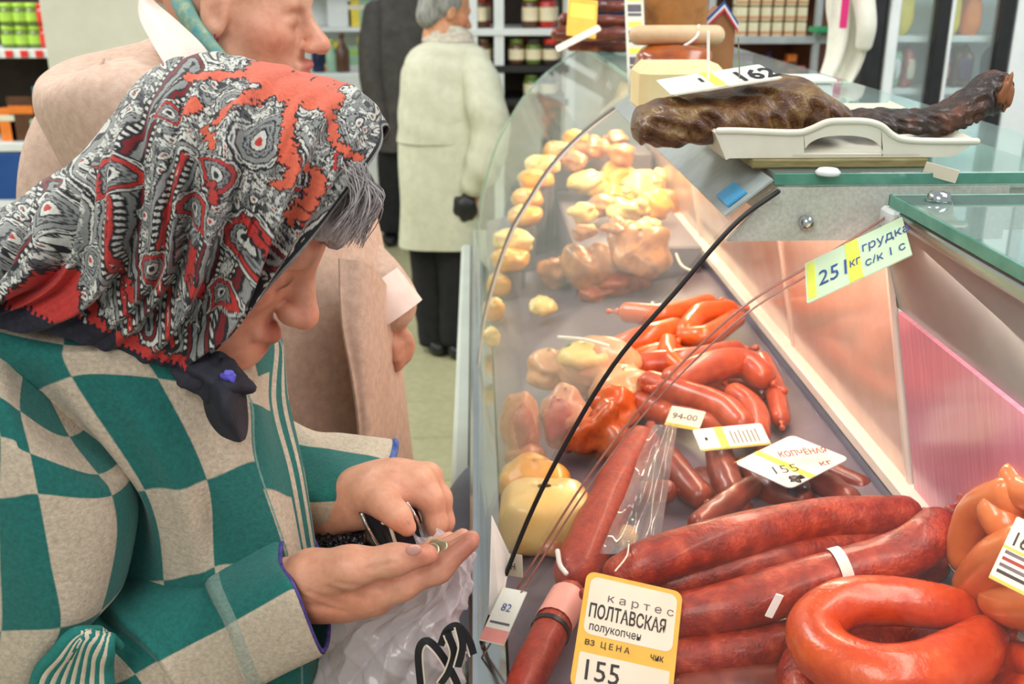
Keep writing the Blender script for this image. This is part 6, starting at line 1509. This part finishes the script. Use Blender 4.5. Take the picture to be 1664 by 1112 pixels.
V, F = tubeVF([at(696, 20, Y=YD-.02), at(704, 100, Y=YD-.05), at(698, 215, Y=YD-.05)], [.07, .072, .06], n=30, seg=22, jitter=.05, seed=9); mesh('sleeve', V, F, M_djack, dm)
for xa in (634, 666):
    V, F = tubeVF([at(xa+6, 232, Y=YD), at(xa+4, 310, Y=YD), at(xa, 374, Y=YD)], [.10, .085, .08], n=30, seg=20, jitter=.03, seed=xa, cap='flat'); mesh('trouser_leg', V, F, M_trs, dm)
    p = at(xa, 384, Y=YD); V, F = blob((p[0], YD+.04, .04), (.05, .13, .04), amp=.02, power=.8); mesh('shoe', V, F, M_black, dm)
# ================================================================ THINGS HELD BY THE WOMAN
M_coin = mk('coin_metal', C(190, 176, 140), C(206, 196, 160), 60, .35, metal=.8)
for k, (x, y, Y, r, lab) in enumerate([(700, 897, .800, .0085, 'pale silver coin nearest the thumb in the open palm'), (716, 890, .808, .007, 'small brass coin in the palm beyond the silver coin'), (706, 886, .818, .0065, 'darkest small coin deepest in the palm')]):
    V, F = lathe([(r*.8, -.0009), (r, -.0005), (r, .0005), (r*.8, .0009)], at(x, y, Y=Y), 18, ry(-.5)@rx(.5)); mesh('coin', V, F, [M_coin, MATS['coin_metal'], M_coin][k], label=lab, cat='coin', group='coins in the palm')
M_leather = mk('black_leather', C(20, 19, 24), C(34, 32, 40), 60, .4, .3, 160, coat=.2)
pr = thing('coin_purse', 'open black leather purse with silver edges held in the far hand', 'purse', J(640, 880, .90))
def shell(rows): return sheet(np.stack([cr(np.array([J(*p) for p in r]), 20) for r in cr(np.array(rows, float), 24)]), .003)
V, F = shell([[(583, 834, .89), (616, 826, .884), (652, 820, .888)], [(598, 868, .888), (636, 864, .879), (682, 850, .885)], [(616, 896, .888), (652, 894, .879), (692, 880, .885)], [(640, 925, .892), (665, 922, .884), (700, 908, .89)]]); mesh('front_flap', V, F, M_leather, pr)
V, F = shell([[(640, 815, .90), (655, 806, .898), (672, 812, .905)], [(652, 850, .895), (668, 842, .89), (684, 846, .90)], [(664, 885, .895), (678, 880, .89), (692, 882, .90)], [(674, 915, .90), (686, 912, .897), (698, 908, .905)]]); mesh('back_flap', V, F, M_leather, pr)
V, F = shell([[(596, 836, .895), (625, 830, .91), (655, 812, .915)], [(612, 872, .895), (640, 872, .91), (668, 850, .915)], [(632, 905, .897), (655, 905, .91), (680, 890, .915)]]); mesh('lining', V, F, mk('purse_lining', C(56, 56, 62), C(76, 74, 80), 40, .8), pr)
tube('silver_edge', [J(588, 836, .882), J(600, 862, .876), J(616, 888, .876), J(634, 908, .88)], .0020, M_chrome, pr, seg=8)
tube('silver_edge', [J(662, 818, .880), J(678, 845, .876), J(690, 884, .878)], .0016, M_chrome, pr, seg=8)
tube('clasp', [J(622, 850, .874), J(632, 852, .870), J(638, 868, .870), J(644, 888, .874)], .0018, mk('cream_enamel', C(226, 220, 200), C(236, 230, 214), 30, .3), pr, seg=8)
# black lace-edged handbag below the far cuff
hb = thing('handbag', 'black handbag with ruffled edge under the far sleeve', 'bag', J(550, 900, .93))
V, F = blob(J(550, 905, .945), (.046, .03, .045), amp=.05, seed=3, power=.75); mesh('bag_body', V, F, M_leather, hb)
for k in range(9): V, F = blob(J(518+8*k, 878+4*(k % 2), .915), (.006, .008, .0055), amp=.2, seed=k); mesh('ruffle', V, F, M_leather, hb)
# translucent carrier bag
M_bag = NT('bag_film'); t_ = M_bag
tl_ = t_.new('ShaderNodeBsdfTranslucent'); tl_.inputs[0].default_value = (.86, .82, .84, 1); tp_ = t_.new('ShaderNodeBsdfTransparent'); tp_.inputs[0].default_value = (.95, .94, .95, 1)
t_.b.inputs['Base Color'].default_value = C(238, 232, 234); t_.b.inputs['Roughness'].default_value = .14; t_.b.inputs['Coat Weight'].default_value = .6; t_.b.inputs['Specular IOR Level'].default_value = .8
m1_ = t_.new('ShaderNodeMixShader'); m1_.inputs[0].default_value = .35; t_.link(t_.b.outputs[0], m1_.inputs[1]); t_.link(tl_.outputs[0], m1_.inputs[2])
m2_ = t_.new('ShaderNodeMixShader'); m2_.inputs[0].default_value = .48; t_.link(m1_.outputs[0], m2_.inputs[1]); t_.link(tp_.outputs[0], m2_.inputs[2]); t_.link(m2_.outputs[0], t_.out.inputs[0])
bagm = t_.m
cb = thing('carrier_bag', 'crumpled white translucent carrier bag hanging below the open hand', 'bag', J(640, 1060, .86))
secs_ = [(690, 862, 20, .014, .885), (722, 900, 40, .02, .875), (712, 945, 56, .03, .868), (654, 985, 92, .045, .865), (640, 1030, 112, .06, .865), (636, 1090, 118, .066, .865), (636, 1180, 116, .066, .87), (636, 1300, 96, .055, .88)]
P = []
for (x, y, w, dp, Y) in secs_:
    c = J(x, y, Y); k = ((c-CAM)@c_f)/F_PX
    P.append([c+np.array([w*k*math.cos(a), dp*math.sin(a), 0]) for a in np.linspace(0, 2*PI, 24, endpoint=False)])
G = cr(np.array(P), 150); G = np.stack([crper(q, 220) for q in G])
_, N = fabric_bump(G, 0, 1)
uq = np.linspace(0, 2*PI, 220, endpoint=False)[None]; vq = np.linspace(0, 8, 150)[:, None]
g = np.random.RandomState(12); d = 0
for k in range(16): d = d+abs(np.sin(g.randint(1, 9)*uq+g.randn()*1.6*vq+g.rand()*6))**.7*g.randn()/(1+.15*k)
G = G+N*(d*.0066)[..., None]*np.clip(vq/2, .3, 1)[..., None]
mesh('film', G.reshape(-1, 3), ringF(150, 220), bagm, cb)
for k, pts in enumerate([[(684, 1120), (680, 1060), (694, 1042), (716, 1062), (738, 1100), (748, 1125)], [(716, 1050), (726, 1026), (744, 1018), (762, 1040), (770, 1064)], [(728, 1030), (738, 1060), (730, 1090), (716, 1112)], [(746, 1018), (752, 1050), (744, 1085)]]):
    a = cr(np.array([J(x, y, .792-.004*k) for x, y in pts]), 40); tn = norm(np.gradient(a, axis=0)); side = norm(np.cross(tn, np.array([0.2, -1., .4])))
    V, F = sheet(np.array([a+side*w for w in np.linspace(-.0032, .0032, 5)]), .0012); mesh('printed_loop', V, F, M_black, cb)
    V, F = sheet(np.array([a+side*w+np.array([0, -.001, 0]) for w in np.linspace(.0032, .0046, 3)]), .0012); mesh('loop_edging', V, F, M_tagw, cb)
# panes and films: faces turned outwards so that each reflects on its outer face
for o in bpy.data.objects:
    if o.type == 'MESH' and o.data.materials and o.data.materials[0] in (M_glass, M_nearglass, M_topglass, M_fg, M_film):
        bm = bmesh.new(); bm.from_mesh(o.data); bmesh.ops.recalc_face_normals(bm, faces=bm.faces); bm.to_mesh(o.data); bm.free()
